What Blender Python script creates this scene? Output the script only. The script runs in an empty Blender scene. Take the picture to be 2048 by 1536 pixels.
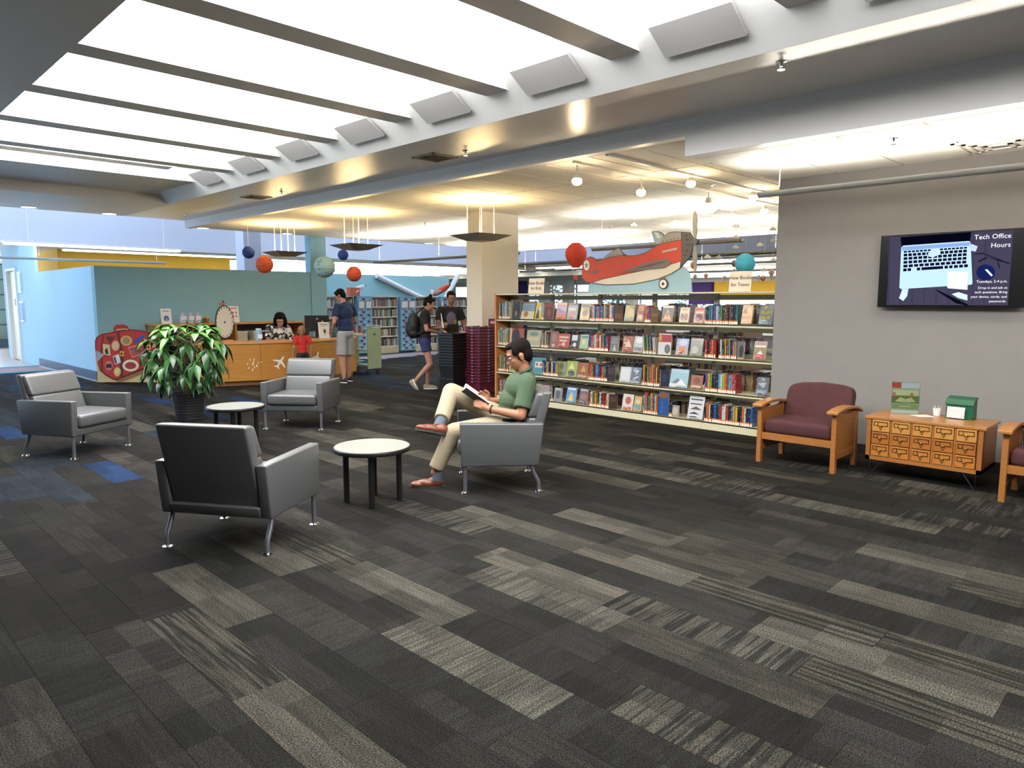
import bpy, bmesh, math, random
from mathutils import Vector, Matrix, Euler
SC=bpy.context.scene
COL=SC.collection
PI=math.pi
# ---------------------------------------------------------------- camera, world, light, exposure
CF,CCX,CCY,CH=1422.0,1024.0,768.0,1.58
PITCH=math.atan(167/CF); YAW=math.radians(45.2)
cd=bpy.data.cameras.new('camera'); cam=bpy.data.objects.new('camera',cd); COL.objects.link(cam)
cam.location=(0,0,CH); cam.rotation_euler=(PI/2-PITCH,0,-YAW); cd.lens=CF/2048*36; cd.sensor_width=36; cd.clip_end=200
SC.camera=cam
vs=SC.view_settings; vs.view_transform='Standard'; vs.look='None'; vs.gamma=1; vs.use_curve_mapping=False; vs.exposure=0.25
w=bpy.data.worlds.new('world'); SC.world=w; w.use_nodes=True
w.node_tree.nodes['Background'].inputs[0].default_value=(.80,.90,1,1); w.node_tree.nodes['Background'].inputs[1].default_value=2.2
def area(name,loc,sx,sy,power,col=(1,1,1),rot=(0,0,0),spread=180):
    l=bpy.data.lights.new(name,'AREA'); l.shape='RECTANGLE'; l.size=sx; l.size_y=sy; l.energy=power; l.color=col; l.spread=math.radians(spread)
    o=bpy.data.objects.new(name,l); o.location=loc; o.rotation_euler=rot; COL.objects.link(o); o['label']='light from '+name.replace('_',' '); return o
GLOW=12.5      # luminous ceiling panels
area('atrium_skylight',(2,18.4,6.3),12,5,500,(.62,.76,1))
area('atrium_skylight',(16,18.4,6.3),12,5,450,(.66,.78,1))
area('north_window_daylight',(0.6,28.7,1.6),8,2.4,260,(.85,.92,1),(-PI/2,0,0))
area('entrance_daylight',(-6.2,17,2.4),7,3.6,420,(.62,.80,1),(0,-PI/2,0))
# ---------------------------------------------------------------- pixel-free helpers
Fv=Vector((math.sin(YAW)*math.cos(PITCH),math.cos(YAW)*math.cos(PITCH),-math.sin(PITCH)))
Rv=Vector((math.cos(YAW),-math.sin(YAW),0)); Uv=Rv.cross(Fv); C0=Vector((0,0,CH))
def ray(px,py): return Fv*CF+Rv*(px-CCX)-Uv*(py-CCY)
def fz(px,py,z=0): r=ray(px,py); return C0+r*((z-CH)/r.z)
def fx(px,py,x): r=ray(px,py); return C0+r*(x/r.x)
def fy(px,py,y): r=ray(px,py); return C0+r*(y/r.y)
def vp(px,py,a,b):
    a=Vector(a[:2]); b=Vector(b[:2]); d=(b-a).normalized(); n=Vector((-d.y,d.x)); r=ray(px,py); t=n.dot(a)/n.dot(r.xy); P=C0+r*t
    return ((P.xy-a).dot(d),P.z)
def dep(px,py,D): return C0+ray(px,py)*(D/CF)
# ---------------------------------------------------------------- materials
MC={}
def srgb(c):
    if isinstance(c,str): c=[int(c[i:i+2],16)/255 for i in (0,2,4)]
    return tuple(((x/12.92) if x<=.04045 else ((x+.055)/1.055)**2.4) for x in c)+(1,)
def mat(name,c,rough=.6,metal=0,emit=0,noise=0,nscale=40,bump=0,spec=.5,c2=None,alpha=1,coat=0,stretch=None):
    if name in MC: return MC[name]
    m=bpy.data.materials.new(name); m.use_nodes=True; nt=m.node_tree; b=nt.nodes['Principled BSDF']; col=srgb(c)
    b.inputs['Base Color'].default_value=col; b.inputs['Roughness'].default_value=rough; b.inputs['Metallic'].default_value=metal
    b.inputs['Specular IOR Level'].default_value=spec; b.inputs['Coat Weight'].default_value=coat
    if emit: b.inputs['Emission Color'].default_value=col; b.inputs['Emission Strength'].default_value=emit
    if noise or bump or c2:
        tc=nt.nodes.new('ShaderNodeTexCoord'); n=nt.nodes.new('ShaderNodeTexNoise'); n.inputs['Scale'].default_value=nscale; n.inputs['Detail'].default_value=4
        src=tc.outputs['Object']
        if stretch:
            mp=nt.nodes.new('ShaderNodeMapping'); mp.inputs['Scale'].default_value=stretch; nt.links.new(src,mp.inputs[0]); src=mp.outputs[0]
        nt.links.new(src,n.inputs['Vector'])
        if noise or c2:
            r=nt.nodes.new('ShaderNodeValToRGB'); e=r.color_ramp.elements
            if c2: e[0].position=.5-max(.03,noise*.5); e[1].position=.5+max(.03,noise*.5); e[0].color=col; e[1].color=srgb(c2)
            else:
                e[0].position=.3; e[1].position=.7; e[0].color=tuple(x*(1-noise) for x in col[:3])+(1,); e[1].color=tuple(min(1,x*(1+noise)) for x in col[:3])+(1,)
            nt.links.new(n.outputs[0],r.inputs[0]); nt.links.new(r.outputs[0],b.inputs['Base Color'])
        if bump:
            bp=nt.nodes.new('ShaderNodeBump'); bp.inputs['Strength'].default_value=bump; bp.inputs['Distance'].default_value=.004
            nt.links.new(n.outputs[0],bp.inputs['Height']); nt.links.new(bp.outputs[0],b.inputs['Normal'])
    MC[name]=m; return m
def emat(name,c,s):
    if name in MC: return MC[name]
    m=bpy.data.materials.new(name); m.use_nodes=True; nt=m.node_tree; nt.nodes.remove(nt.nodes['Principled BSDF'])
    e=nt.nodes.new('ShaderNodeEmission'); e.inputs[0].default_value=srgb(c); e.inputs[1].default_value=s
    nt.links.new(e.outputs[0],nt.nodes['Material Output'].inputs[0]); MC[name]=m; return m
def glassmat(name,tint='e8f4ff',mix=.10):
    if name in MC: return MC[name]
    m=bpy.data.materials.new(name); m.use_nodes=True; nt=m.node_tree; nt.nodes.remove(nt.nodes['Principled BSDF'])
    t=nt.nodes.new('ShaderNodeBsdfTransparent'); t.inputs[0].default_value=srgb(tint); g=nt.nodes.new('ShaderNodeBsdfGlossy'); g.inputs[1].default_value=.05
    x=nt.nodes.new('ShaderNodeMixShader'); x.inputs[0].default_value=mix; nt.links.new(t.outputs[0],x.inputs[1]); nt.links.new(g.outputs[0],x.inputs[2]); nt.links.new(x.outputs[0],nt.nodes['Material Output'].inputs[0]); MC[name]=m; return m
# ---------------------------------------------------------------- mesh builder
class B:
    def __init__(s,world=True): s.v=[];s.f=[];s.m=[];s.world=world
    def add(s,vs,fs,m=0):
        k=len(s.v); s.v+= [tuple(x) for x in vs]; s.f+=[tuple(k+i for i in f) for f in fs]; s.m+=[m]*len(fs); return s
    def box(s,x0,x1,y0,y1,z0,z1,m=0):
        return s.add([(x0,y0,z0),(x1,y0,z0),(x1,y1,z0),(x0,y1,z0),(x0,y0,z1),(x1,y0,z1),(x1,y1,z1),(x0,y1,z1)],
          [(0,3,2,1),(4,5,6,7),(0,1,5,4),(1,2,6,5),(2,3,7,6),(3,0,4,7)],m)
    def hexa(s,p,m=0): return s.add(p,[(0,3,2,1),(4,5,6,7),(0,1,5,4),(1,2,6,5),(2,3,7,6),(3,0,4,7)],m)
    def obb(s,c,a,b,d,m=0):
        c=Vector(c);a=Vector(a);b=Vector(b);d=Vector(d)
        return s.hexa([c-a-b-d,c+a-b-d,c+a+b-d,c-a+b-d,c-a-b+d,c+a-b+d,c+a+b+d,c-a+b+d],m)
    def cyl(s,p0,p1,r0,r1=None,n=12,m=0):
        if r1 is None: r1=r0
        p0=Vector(p0);p1=Vector(p1);d=(p1-p0).normalized(); u=d.orthogonal().normalized(); w=d.cross(u); vs=[];fs=[]
        for p,r in((p0,r0),(p1,r1)):
            for i in range(n): a=2*PI*i/n; vs.append(p+(u*math.cos(a)+w*math.sin(a))*r)
        for i in range(n): j=(i+1)%n; fs.append((i,j,n+j,n+i))
        fs.append(tuple(reversed(range(n)))); fs.append(tuple(range(n,2*n))); return s.add(vs,fs,m)
    def tube(s,pts,r,n=8,m=0,closed=False):
        pts=[Vector(p) for p in pts]; rs=r if isinstance(r,(list,tuple)) else [r]*len(pts); vs=[];fs=[]; L=len(pts); u=None
        for k,p in enumerate(pts):
            if closed: d=(pts[(k+1)%L]-pts[k-1])
            else: d=(pts[min(k+1,L-1)]-pts[max(k-1,0)])
            d.normalize()
            if u is None: u=d.orthogonal().normalized()
            u=(u-d*u.dot(d)).normalized(); w=d.cross(u)
            for i in range(n): a=2*PI*i/n; vs.append(p+(u*math.cos(a)+w*math.sin(a))*rs[k])
        for k in range(L if closed else L-1):
            k2=(k+1)%L
            for i in range(n): j=(i+1)%n; fs.append((k*n+i,k*n+j,k2*n+j,k2*n+i))
        if not closed: fs.append(tuple(reversed(range(n)))); fs.append(tuple(range((L-1)*n,L*n)))
        return s.add(vs,fs,m)
    def lathe(s,prof,c=(0,0,0),n=24,m=0):
        c=Vector(c);vs=[];fs=[];L=len(prof)
        for r,z in prof:
            for i in range(n): a=2*PI*i/n; vs.append(c+Vector((r*math.cos(a),r*math.sin(a),z)))
        for k in range(L-1):
            for i in range(n): j=(i+1)%n; fs.append((k*n+i,k*n+j,(k+1)*n+j,(k+1)*n+i))
        if prof[0][0]>1e-5: fs.append(tuple(reversed(range(n))))
        if prof[-1][0]>1e-5: fs.append(tuple(range((L-1)*n,L*n)))
        return s.add(vs,fs,m)
    def ell(s,c,r,ax=None,n=16,k=10,m=0):
        c=Vector(c); ax=ax or (Vector((1,0,0)),Vector((0,1,0)),Vector((0,0,1))); vs=[];fs=[]
        if not isinstance(r,(list,tuple)): r=(r,r,r)
        P=lambda t,a: c+ax[0]*(r[0]*math.sin(t)*math.cos(a))+ax[1]*(r[1]*math.sin(t)*math.sin(a))+ax[2]*(r[2]*math.cos(t))
        vs.append(P(PI,0))
        for q in range(1,k):
            for i in range(n): vs.append(P(PI-PI*q/k,2*PI*i/n))
        vs.append(P(0,0)); T=len(vs)-1
        for i in range(n):
            j=(i+1)%n; fs.append((0,1+j,1+i)); fs.append((T,1+(k-2)*n+i,1+(k-2)*n+j))
            for q in range(k-2): fs.append((1+q*n+i,1+q*n+j,1+(q+1)*n+j,1+(q+1)*n+i))
        return s.add(vs,fs,m)
    def cap(s,p0,r0,p1,r1,n=14,m=0):
        p0=Vector(p0);p1=Vector(p1); d=p1-p0
        if d.length<1e-6: return s.ell(p0,r0,m=m)
        L=d.length; d.normalize(); pts=[];rs=[]
        for a in (88,60,30): pts.append(p0-d*(r0*math.sin(math.radians(a)))); rs.append(r0*math.cos(math.radians(a)))
        pts+= [p0,p1]; rs+=[r0,r1]
        for a in (30,60,88): pts.append(p1+d*(r1*math.sin(math.radians(a)))); rs.append(r1*math.cos(math.radians(a)))
        return s.tube(pts,rs,n,m)
    def prism(s,poly,fn,d0,d1,m=0,ms=None):
        n=len(poly); vs=[fn(u,v,d0) for u,v in poly]+[fn(u,v,d1) for u,v in poly]
        s.add(vs,[tuple(reversed(range(n))),tuple(range(n,2*n))],m)
        return s.add(vs,[(i,(i+1)%n,n+(i+1)%n,n+i) for i in range(n)],m if ms is None else ms)
    def quad(s,a,b,c,d,m=0): return s.add([a,b,c,d],[(0,1,2,3)],m)
    def mesh(s,name,mats,inv=None,smooth=False,bevel=0,seg=2):
        me=bpy.data.meshes.new(name); vs=s.v if inv is None else [inv@Vector(x) for x in s.v]
        me.from_pydata([tuple(x) for x in vs],[],s.f)
        for x in (mats if isinstance(mats,(list,tuple)) else [mats]): me.materials.append(x)
        me.polygons.foreach_set('material_index',s.m)
        bm=bmesh.new(); bm.from_mesh(me)
        if bevel:
            bmesh.ops.remove_doubles(bm,verts=bm.verts,dist=1e-5)
            es=[e for e in bm.edges if len(e.link_faces)==2 and e.calc_face_angle(0)>.5]
            bmesh.ops.bevel(bm,geom=es,offset=bevel,segments=seg,affect='EDGES',profile=.5,clamp_overlap=True)
        bmesh.ops.recalc_face_normals(bm,faces=bm.faces); bm.to_mesh(me); bm.free()
        if smooth:
            me.polygons.foreach_set('use_smooth',[True]*len(me.polygons))
            if not bevel: me.set_sharp_from_angle(angle=.8)
        me.update(); return me
MW={}
def fin(name,me,parent=None,**k):
    o=bpy.data.objects.new(name,me); COL.objects.link(o)
    if parent: o.parent=parent; MW[o.name]=MW.get(parent.name,Matrix.Identity(4))
    for a,b in k.items():
        if b is not None: o[a]=b
    return o
def obj(b,name,mats,parent=None,smooth=False,bevel=0,seg=2,label=None,cat=None,group=None,kind=None):
    if parent: inv=MW[parent.name].inverted() if b.world else None; return fin(name,b.mesh(name,mats,inv,smooth,bevel,seg),parent,label=label,kind=kind)
    xs=[v[0] for v in b.v]; ys=[v[1] for v in b.v]; zs=[v[2] for v in b.v]
    c=Vector(((min(xs)+max(xs))/2,(min(ys)+max(ys))/2,min(zs)))
    if kind=='structure': c=Vector((0,0,0))
    o=fin(name,b.mesh(name,mats,Matrix.Translation(-c),smooth,bevel,seg),None,label=label,category=cat,group=group,kind=kind); o.location=c; MW[o.name]=Matrix.Translation(c); return o
def thing(name,label,cat,loc=(0,0,0),rz=0,group=None,kind=None):
    o=bpy.data.objects.new(name,None); COL.objects.link(o); o.empty_display_size=.1; o.location=loc; o.rotation_euler=(0,0,rz)
    if label: o['label']=label
    if cat: o['category']=cat
    if group: o['group']=group
    if kind: o['kind']=kind
    MW[o.name]=Matrix.Translation(Vector(loc))@Matrix.Rotation(rz,4,'Z'); return o
def copytree(root,loc,rz,label,group=None,name=None):
    r=root.copy(); COL.objects.link(r); r.location=loc; r.rotation_euler=(0,0,rz); r['label']=label
    if group: r['group']=group
    for ch in root.children:
        c=ch.copy(); COL.objects.link(c); c.parent=r
        for g in ch.children: d=g.copy(); COL.objects.link(d); d.parent=c
    MW[r.name]=Matrix.Translation(Vector(loc))@Matrix.Rotation(rz,4,'Z'); return r
def blob(b,name,mats,parent,voxel=.008,it=6,label=None,post=None):
    me0=b.mesh('tmp',mats); o=bpy.data.objects.new('tmp',me0); COL.objects.link(o)
    md=o.modifiers.new('r','REMESH'); md.mode='VOXEL'; md.voxel_size=voxel; md.use_smooth_shade=True
    sm=o.modifiers.new('s','SMOOTH'); sm.factor=.5; sm.iterations=it
    dg=bpy.context.evaluated_depsgraph_get(); ev=o.evaluated_get(dg); me=bpy.data.meshes.new_from_object(ev); me.name=name
    bpy.data.objects.remove(o); me.materials.clear()
    for x in (mats if isinstance(mats,(list,tuple)) else [mats]): me.materials.append(x)
    me.polygons.foreach_set('use_smooth',[True]*len(me.polygons)); me.polygons.foreach_set('material_index',[0]*len(me.polygons))
    if post: post(me)
    return fin(name,me,parent,label=label)
def text(s,size,m,fn,parent,name='lettering',align='CENTER',depth=.0008,space=1.0,label=None,bold=0):
    cu=bpy.data.curves.new('t','FONT'); cu.body=s; cu.size=size; cu.align_x=align; cu.align_y='CENTER'; cu.space_line=space; cu.extrude=depth; cu.offset=bold; cu.resolution_u=2
    o=bpy.data.objects.new('t',cu); COL.objects.link(o); dg=bpy.context.evaluated_depsgraph_get(); me=bpy.data.meshes.new_from_object(o.evaluated_get(dg)); bpy.data.objects.remove(o)
    inv=MW[parent.name].inverted()
    for v in me.vertices: v.co=inv@Vector(fn(v.co.x,v.co.y,v.co.z))
    me.materials.clear(); me.materials.append(m); me.name=name; return fin(name,me,parent,label=label)
def ngon(cx,cy,r,n=20,ry=None,a0=0): ry=r if ry is None else ry; return [(cx+r*math.cos(a0+2*PI*i/n),cy+ry*math.sin(a0+2*PI*i/n)) for i in range(n)]
RND=random.Random(7)
# ================================================================ SETTING
W_CEIL=mat('white_ceiling_paint','ebe9e6',.42,spec=.5)
W_SOF=mat('satin_soffit_paint','f0ede8',.30,spec=.6,noise=.02,nscale=3)
W_BEAM=mat('beam_paint','efece8',.45)
W_WELL=mat('light_well_paint','fafaf8',.7)
GREY=mat('grey_wall_paint','827e7b',.75,noise=.02,nscale=6)
TEAL=mat('teal_wall_paint','84b0be',.8,noise=.02,nscale=5)
DAYLIT=mat('daylit_blue_wall_paint','a9cfe0',.8)  # side walls paler than the teal front, daylight put into the colour
PALE=mat('pale_blue_white_paint','ccd0dc',.8)
YEL=mat('yellow_wall_paint','e0b13c',.8)
CREAM=mat('cream_column_paint','d2ccbd',.7,noise=.02,nscale=4)
DARKB=mat('dark_vinyl_base','1c1c20',.5)
BLUEB=mat('slate_blue_base','2d4a66',.5)
PURP=mat('purple_wall_paint','4b3170',.8)
WHITE=mat('white_paint','e6e4de',.6)
LED=emat('lit_diffuser','ffffff',GLOW)
STRIP=emat('fluorescent_tube_glow','fffcf2',7.0)
GLASS=glassmat('window_glass')
def S(b,name,m,parent=None,label=None,**k): return obj(b,name,m,parent,kind=None if parent else 'structure',label=label,**k)
# floor: slab, bands, carpet planks
floor=S(B().box(-7,34,-8,29.1,-.3,-.006).box(5.5,34,29.1,38,-.3,-.006),'floor',mat('floor_underlay','2b2927',.95))
def band(poly,name,m,z=0.0):
    return obj(B().prism(poly,lambda u,v,d:(u,v,d),-.006,z),name,m,floor)
PALEF=mat('pale_floor_tile','b9b4b4',.35,noise=.05,nscale=2); TB=mat('teal_carpet_line','3f8792',.95); PKB=mat('pink_carpet_band','a58383',.95)
band([(-7,18.72),(4.11,18.72),(4.11,19.05),(-7,19.05)],'carpet_band',TB); band([(-7,19.05),(4.11,19.05),(4.11,20.1),(-7,20.1)],'carpet_band',PKB)
band([(-7,20.1),(4.11,20.1),(4.11,20.5),(-7,20.5)],'carpet_band',TB); band([(-7,20.5),(4.15,20.5),(4.15,23.8),(5.7,23.8),(5.7,29.1),(-7,29.1)],'hard_floor',PALEF)
def arcb(a,b,name,m):
    P=lambda x: 15.2+.62*math.sqrt(max(0,x-9.2)) if x<12.5 else 16.33+.04*(x-12.5)
    xs=[9.2+ (24.8-9.2)*i/24 for i in range(25)]
    band([(x,P(x)+a) for x in xs]+[(x,P(x)+b) for x in reversed(xs)],name,m)
arcb(0,.16,'carpet_band',TB); arcb(.16,.95,'carpet_band',PKB); arcb(.95,1.12,'carpet_band',TB)
def carpet(name,c,c2,sx,sy,w=.11,fine=.78):
    if name in MC: return MC[name]
    m=bpy.data.materials.new(name); m.use_nodes=True; nt=m.node_tree; b=nt.nodes['Principled BSDF']; L=nt.links.new
    b.inputs['Roughness'].default_value=.95; b.inputs['Specular IOR Level'].default_value=.12
    g=nt.nodes.new('ShaderNodeNewGeometry'); mp=nt.nodes.new('ShaderNodeMapping'); mp.inputs['Scale'].default_value=(sx,sy,1); L(g.outputs['Position'],mp.inputs[0])
    oi=nt.nodes.new('ShaderNodeObjectInfo')
    n=nt.nodes.new('ShaderNodeTexNoise'); n.noise_dimensions='4D'; n.inputs['Scale'].default_value=1; n.inputs['Detail'].default_value=3; n.inputs['Roughness'].default_value=.65; L(mp.outputs[0],n.inputs['Vector'])
    mu=nt.nodes.new('ShaderNodeMath'); mu.operation='MULTIPLY'; mu.inputs[1].default_value=40; L(oi.outputs['Random'],mu.inputs[0]); L(mu.outputs[0],n.inputs['W'])
    r=nt.nodes.new('ShaderNodeValToRGB'); e=r.color_ramp.elements; e[0].position=.5-w; e[1].position=.5+w; e[0].color=srgb(c); e[1].color=srgb(c2); L(n.outputs[0],r.inputs[0])
    f=nt.nodes.new('ShaderNodeTexNoise'); f.inputs['Scale'].default_value=160; f.inputs['Detail'].default_value=1; L(g.outputs['Position'],f.inputs['Vector'])
    mr=nt.nodes.new('ShaderNodeMapRange'); mr.inputs[1].default_value=.35; mr.inputs[2].default_value=.65; mr.inputs[3].default_value=1-fine; mr.inputs[4].default_value=1+fine; L(f.outputs[0],mr.inputs[0])
    mx=nt.nodes.new('ShaderNodeMix'); mx.data_type='RGBA'; mx.blend_type='MULTIPLY'; mx.inputs[0].default_value=1; L(r.outputs[0],mx.inputs[6])
    sn=nt.nodes.new('ShaderNodeVectorMath'); sn.operation='SNAP'; sn.inputs[1].default_value=(.125,.31,9); of=nt.nodes.new('ShaderNodeVectorMath'); of.operation='ADD'; of.inputs[1].default_value=(.025,0,.01); L(g.outputs['Position'],of.inputs[0]); L(of.outputs[0],sn.inputs[0])
    wn=nt.nodes.new('ShaderNodeTexWhiteNoise'); L(sn.outputs[0],wn.inputs['Vector']); m2_=nt.nodes.new('ShaderNodeMapRange'); m2_.inputs[3].default_value=.62; m2_.inputs[4].default_value=1.28; L(wn.outputs['Value'],m2_.inputs[0])
    pm_=nt.nodes.new('ShaderNodeMath'); pm_.operation='MULTIPLY'; L(mr.outputs[0],pm_.inputs[0]); L(m2_.outputs[0],pm_.inputs[1])
    cb=nt.nodes.new('ShaderNodeCombineColor'); [L(pm_.outputs[0],cb.inputs[i]) for i in range(3)]; L(cb.outputs[0],mx.inputs[7]); L(mx.outputs[2],b.inputs['Base Color'])
    bp=nt.nodes.new('ShaderNodeBump'); bp.inputs['Strength'].default_value=.5; bp.inputs['Distance'].default_value=.003; L(f.outputs[0],bp.inputs['Height']); L(bp.outputs[0],b.inputs['Normal'])
    MC[name]=m; return m
CT=[carpet('carpet_charcoal','181715','1e1d1a',50,3),carpet('carpet_black_brown','131210','1b1816',4,40),carpet('carpet_brown','211e1b','181614',45,3),
    carpet('carpet_taupe','282521','1f1d1a',5,30),carpet('carpet_streak_along','171512','35322b',48,1.6,.05),carpet('carpet_streak_across','181715','36332d',1.5,42,.05),
    carpet('carpet_light','3e3b34','312e28',40,3),carpet('carpet_light_across','3f3d36','2b2823',2,36,.09),carpet('carpet_mid','2d2a25','211f1b',30,4),
    carpet('carpet_slate','1e1e1b','181615',6,30),carpet('carpet_blue','112442','182a44',30,4),carpet('carpet_teal_blue','122f41','162835',30,4),carpet('carpet_grey_blue','1f252a','1a1f25',25,4)]
known={(2.85,2.17):6,(3.35,2.01):6,(3.10,.49):6,(3.85,1.41):8,(3.85,2.41):6,(2.60,1.98):7,(1.10,1.66):6,(1.35,3.30):6,(2.10,2.58):6,(3.10,1.49):0,(2.85,1.17):5,(3.35,1.01):4}
cols={}
for (x,y),t in known.items(): cols.setdefault(round(x,2),[]).append((y,t))
planks=[]; rr=random.Random(11)
for k in range(-17,80):
    x=.10+.25*k; kx=round(x,2); off=rr.random(); kn=cols.get(kx)
    if kn: off=kn[0][0]%1.0
    y=-2.0+off-1.0
    while y<18.7:
        cx,cy=x+.125,y+.5
        if cx<4.11 and y>18.6: break
        if cx>9.3 and y+.4>15.2+(.62*math.sqrt(max(0,cx-9.2)) if cx<12.5 else 1.13): break
        if cx>4.11 and cx<9.3 and y>15.2: break
        y1=y+1.0
        if cx<4.11: y1=min(y1,18.72)
        p=rr.random(); t=None
        if kn:
            for ky,kt in kn:
                if abs(ky-y)<.12: t=kt
        if t is None:
            bl=.0
            if cy>6.5 and cx<5.5 and cy-cx>5.2: bl=.17
            if cx>7.6 and cy>10: bl=.18
            q=rr.random()
            if q<bl: t=10 if rr.random()<.65 else 11
            elif q<bl*2: t=12
            else: t=rr.choices(range(10),[18,17,13,9,9,8,4,4,9,9])[0]
        if x<1.05 and cy<5.5 and t in (6,7): t=3 if rr.random()<.6 else 4
        planks.append((x,y,y1,t)); y=y1
def inview(x,y):
    d=Vector((x,y,0))-C0; ww=d.dot(Fv)
    if ww<.5: return False
    px=CCX+CF*d.dot(Rv)/ww; py=CCY-CF*d.dot(Uv)/ww; return -120<px<2170 and py<1680
vis=sorted([p for p in planks if inview(p[0]+.12,(p[1]+p[2])/2)],key=lambda p:math.hypot(p[0],(p[1]+p[2])/2))[:296]
vset=set(vis); tm={}
for p in vis:
    L_=round(p[2]-p[1],2); key=(p[3],L_)
    if key not in tm: tm[key]=B(0).box(.0008,.2492,.0008,L_-.0008,-.006,0).mesh('carpet_plank',CT[p[3]])
    o=fin('carpet_plank',tm[key],floor); o.location=(p[0],p[1],0)
b=B(0)
for p in planks:
    if p not in vset: b.box(p[0]+.0008,p[0]+.2492,p[1]+.0008,p[2]-.0008,-.006,0,p[3])
obj(b,'carpet_planks',CT,floor,kind='stuff')
# ---- walls
S(B().box(7.72,8.02,-8,3.545,0,3.2),'wall_right',GREY)
S(B().box(7.70,7.72,-8,3.545,0,.10),'baseboard_right',DARKB)
S(B().box(-7.3,-7,-8,13,0,3.6),'wall_left',GREY); S(B().box(-7,8,-8.3,-8,0,3.6),'wall_back',GREY)
tw=S(B().box(4.11,9.08,15.3,15.5,0,2.24),'wall_teal_front',TEAL)
S(B().box(8.67,9.08,15.28,15.52,0,3.6),'wall_teal_pillar',TEAL)
S(B().box(4.11,4.31,15.5,20.1,0,2.24),'wall_teal_side',DAYLIT)
S(B().box(4.085,4.11,15.5,20.1,.02,.2),'baseboard_teal_side',BLUEB); S(B().box(4.075,4.11,15.45,20.1,0,.025),'trim_1',mat('glint_metal_trim','dfe6ee',.25,.6))  # pale colour of the base trim carries the bright glint line
b=B().box(4.15,4.21,20.1,22.2,0,3.0).box(4.15,4.21,23.2,23.8,0,3.0).box(4.15,4.21,22.2,23.2,2.35,3.0); S(b,'wall_entrance_side',DAYLIT)
d1=S(B().box(4.11,4.2,22.12,22.2,0,2.42).box(4.11,4.2,23.2,23.28,0,2.42).box(4.11,4.2,22.2,23.2,2.35,2.42),'door_1',WHITE)
obj(B().box(4.19,4.23,22.2,23.2,0,2.35),'door_leaf',mat('cream_door','e9e2cc',.5),d1); obj(B().box(4.12,4.19,23.18,23.2,0,2.35).box(4.12,4.19,22.2,22.22,0,2.35),'door_reveal',WHITE,d1)
p=fx(73,608,4.45); sg=obj(B().box(4.178,4.19,22.55,22.75,1.45,1.62),'room_sign',mat('navy_sign','1d2540',.5),label='small navy room sign on the white door in the light blue wall',cat='sign')
text('1',.09,mat('sign_white','f0f0f0',.6),lambda x,y,z:(4.177-z,22.65-x,1.535+y),sg,'sign_number')
for (y0,z0,z1,nm,c) in ((21.75,1.78,2.3,'framed_notice','bfe0f2'),(21.7,1.05,1.55,'framed_notice','6f9bc0')):
    o=obj(B().box(4.12,4.15,y0-.18,y0+.18,z0,z1),nm,[mat('silver_frame','c9d2da',.4)],label='pale framed notice beside the white door, '+('upper one' if z0>1.5 else 'lower one'),cat='notice')
    obj(B().box(4.112,4.12,y0-.15,y0+.15,z0+.03,z1-.03),'printed_sheet',mat('sheet_'+c,c,.6),o)
S(B().box(5.3,10.15,23,26,0,3.0),'wall_yellow',YEL)
S(B().box(8.0,8.45,17.3,17.75,0,6.5),'wall_white_pier',PALE)
S(B().box(-7,34,21.6,21.8,3.0,6.5),'wall_atrium_north',PALE); S(B().box(21,21.2,-8,21.6,3.0,6.5),'wall_atrium_east',PALE)
S(B().box(-7,16.2,15.32,15.5,3.24,6.5).box(16,16.2,-8,15.5,3.15,6.5),'wall_atrium_inner',PALE)
S(B().box(-7.3,-7,21.8,38,0,6.6).box(-7.3,-7,13,21.8,3.4,6.6),'wall_far_left',PALE)
# ---- ceilings
zs=3.215
b=B().box(-7,1.43,-8,15.32,zs,3.7).box(1.43,4.7,12.99,15.32,zs,3.7).box(1.43,4.7,-8,-4.6,zs,3.7)
ceil=S(b,'ceiling',W_CEIL)
obj(B().box(4.705,5.85,-8,15.32,zs,3.24),'ceiling_bulkhead',W_SOF,ceil)
obj(B().box(5.85,5.97,3.59,15.32,3.062,3.7),'ceiling_fascia',W_CEIL,ceil); obj(B().box(5.85,6.0,-8,3.59,2.885,3.7),'ceiling_fascia',W_CEIL,ceil)
obj(B().prism([(4.7,3.2145),(4.704,3.2145),(4.72,3.7),(4.2,3.56)],lambda u,v,d:(u,d,v),-4.6,12.99),'ceiling_well_side',W_WELL,ceil)
obj(B().box(1.40,1.43,-4.6,12.99,3.2155,3.7),'ceiling_well_side',W_WELL,ceil)
obj(B().box(1.43,4.62,11.24,12.99,3.37,3.5),'ceiling_end_panel',W_CEIL,ceil)
ys=[11.24-.0]+[round(10.19-1.35*i,3) for i in range(11)]   # near edge of each beam
prev=11.24
for i in range(11):
    y1=10.16-1.35*i; y0=y1-.27
    obj(B().prism([(1.43,3.37),(4.475,3.37),(4.21,3.55),(1.43,3.55)],lambda u,v,d:(u,d,v),y0,y1),'ceiling_beam',W_BEAM,ceil)
    lp=obj(B().box(1.43,4.22,y1,prev,3.552,3.57),'ceiling_light_panel',LED,ceil)
    prev=y0
S(B().box(-7,34,-8,38,6.5,6.7),'ceiling_atrium',PALE)
S(B().box(1.43,5.85,-8,15.32,3.75,3.85),'ceiling_well_cap',WHITE)
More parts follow.
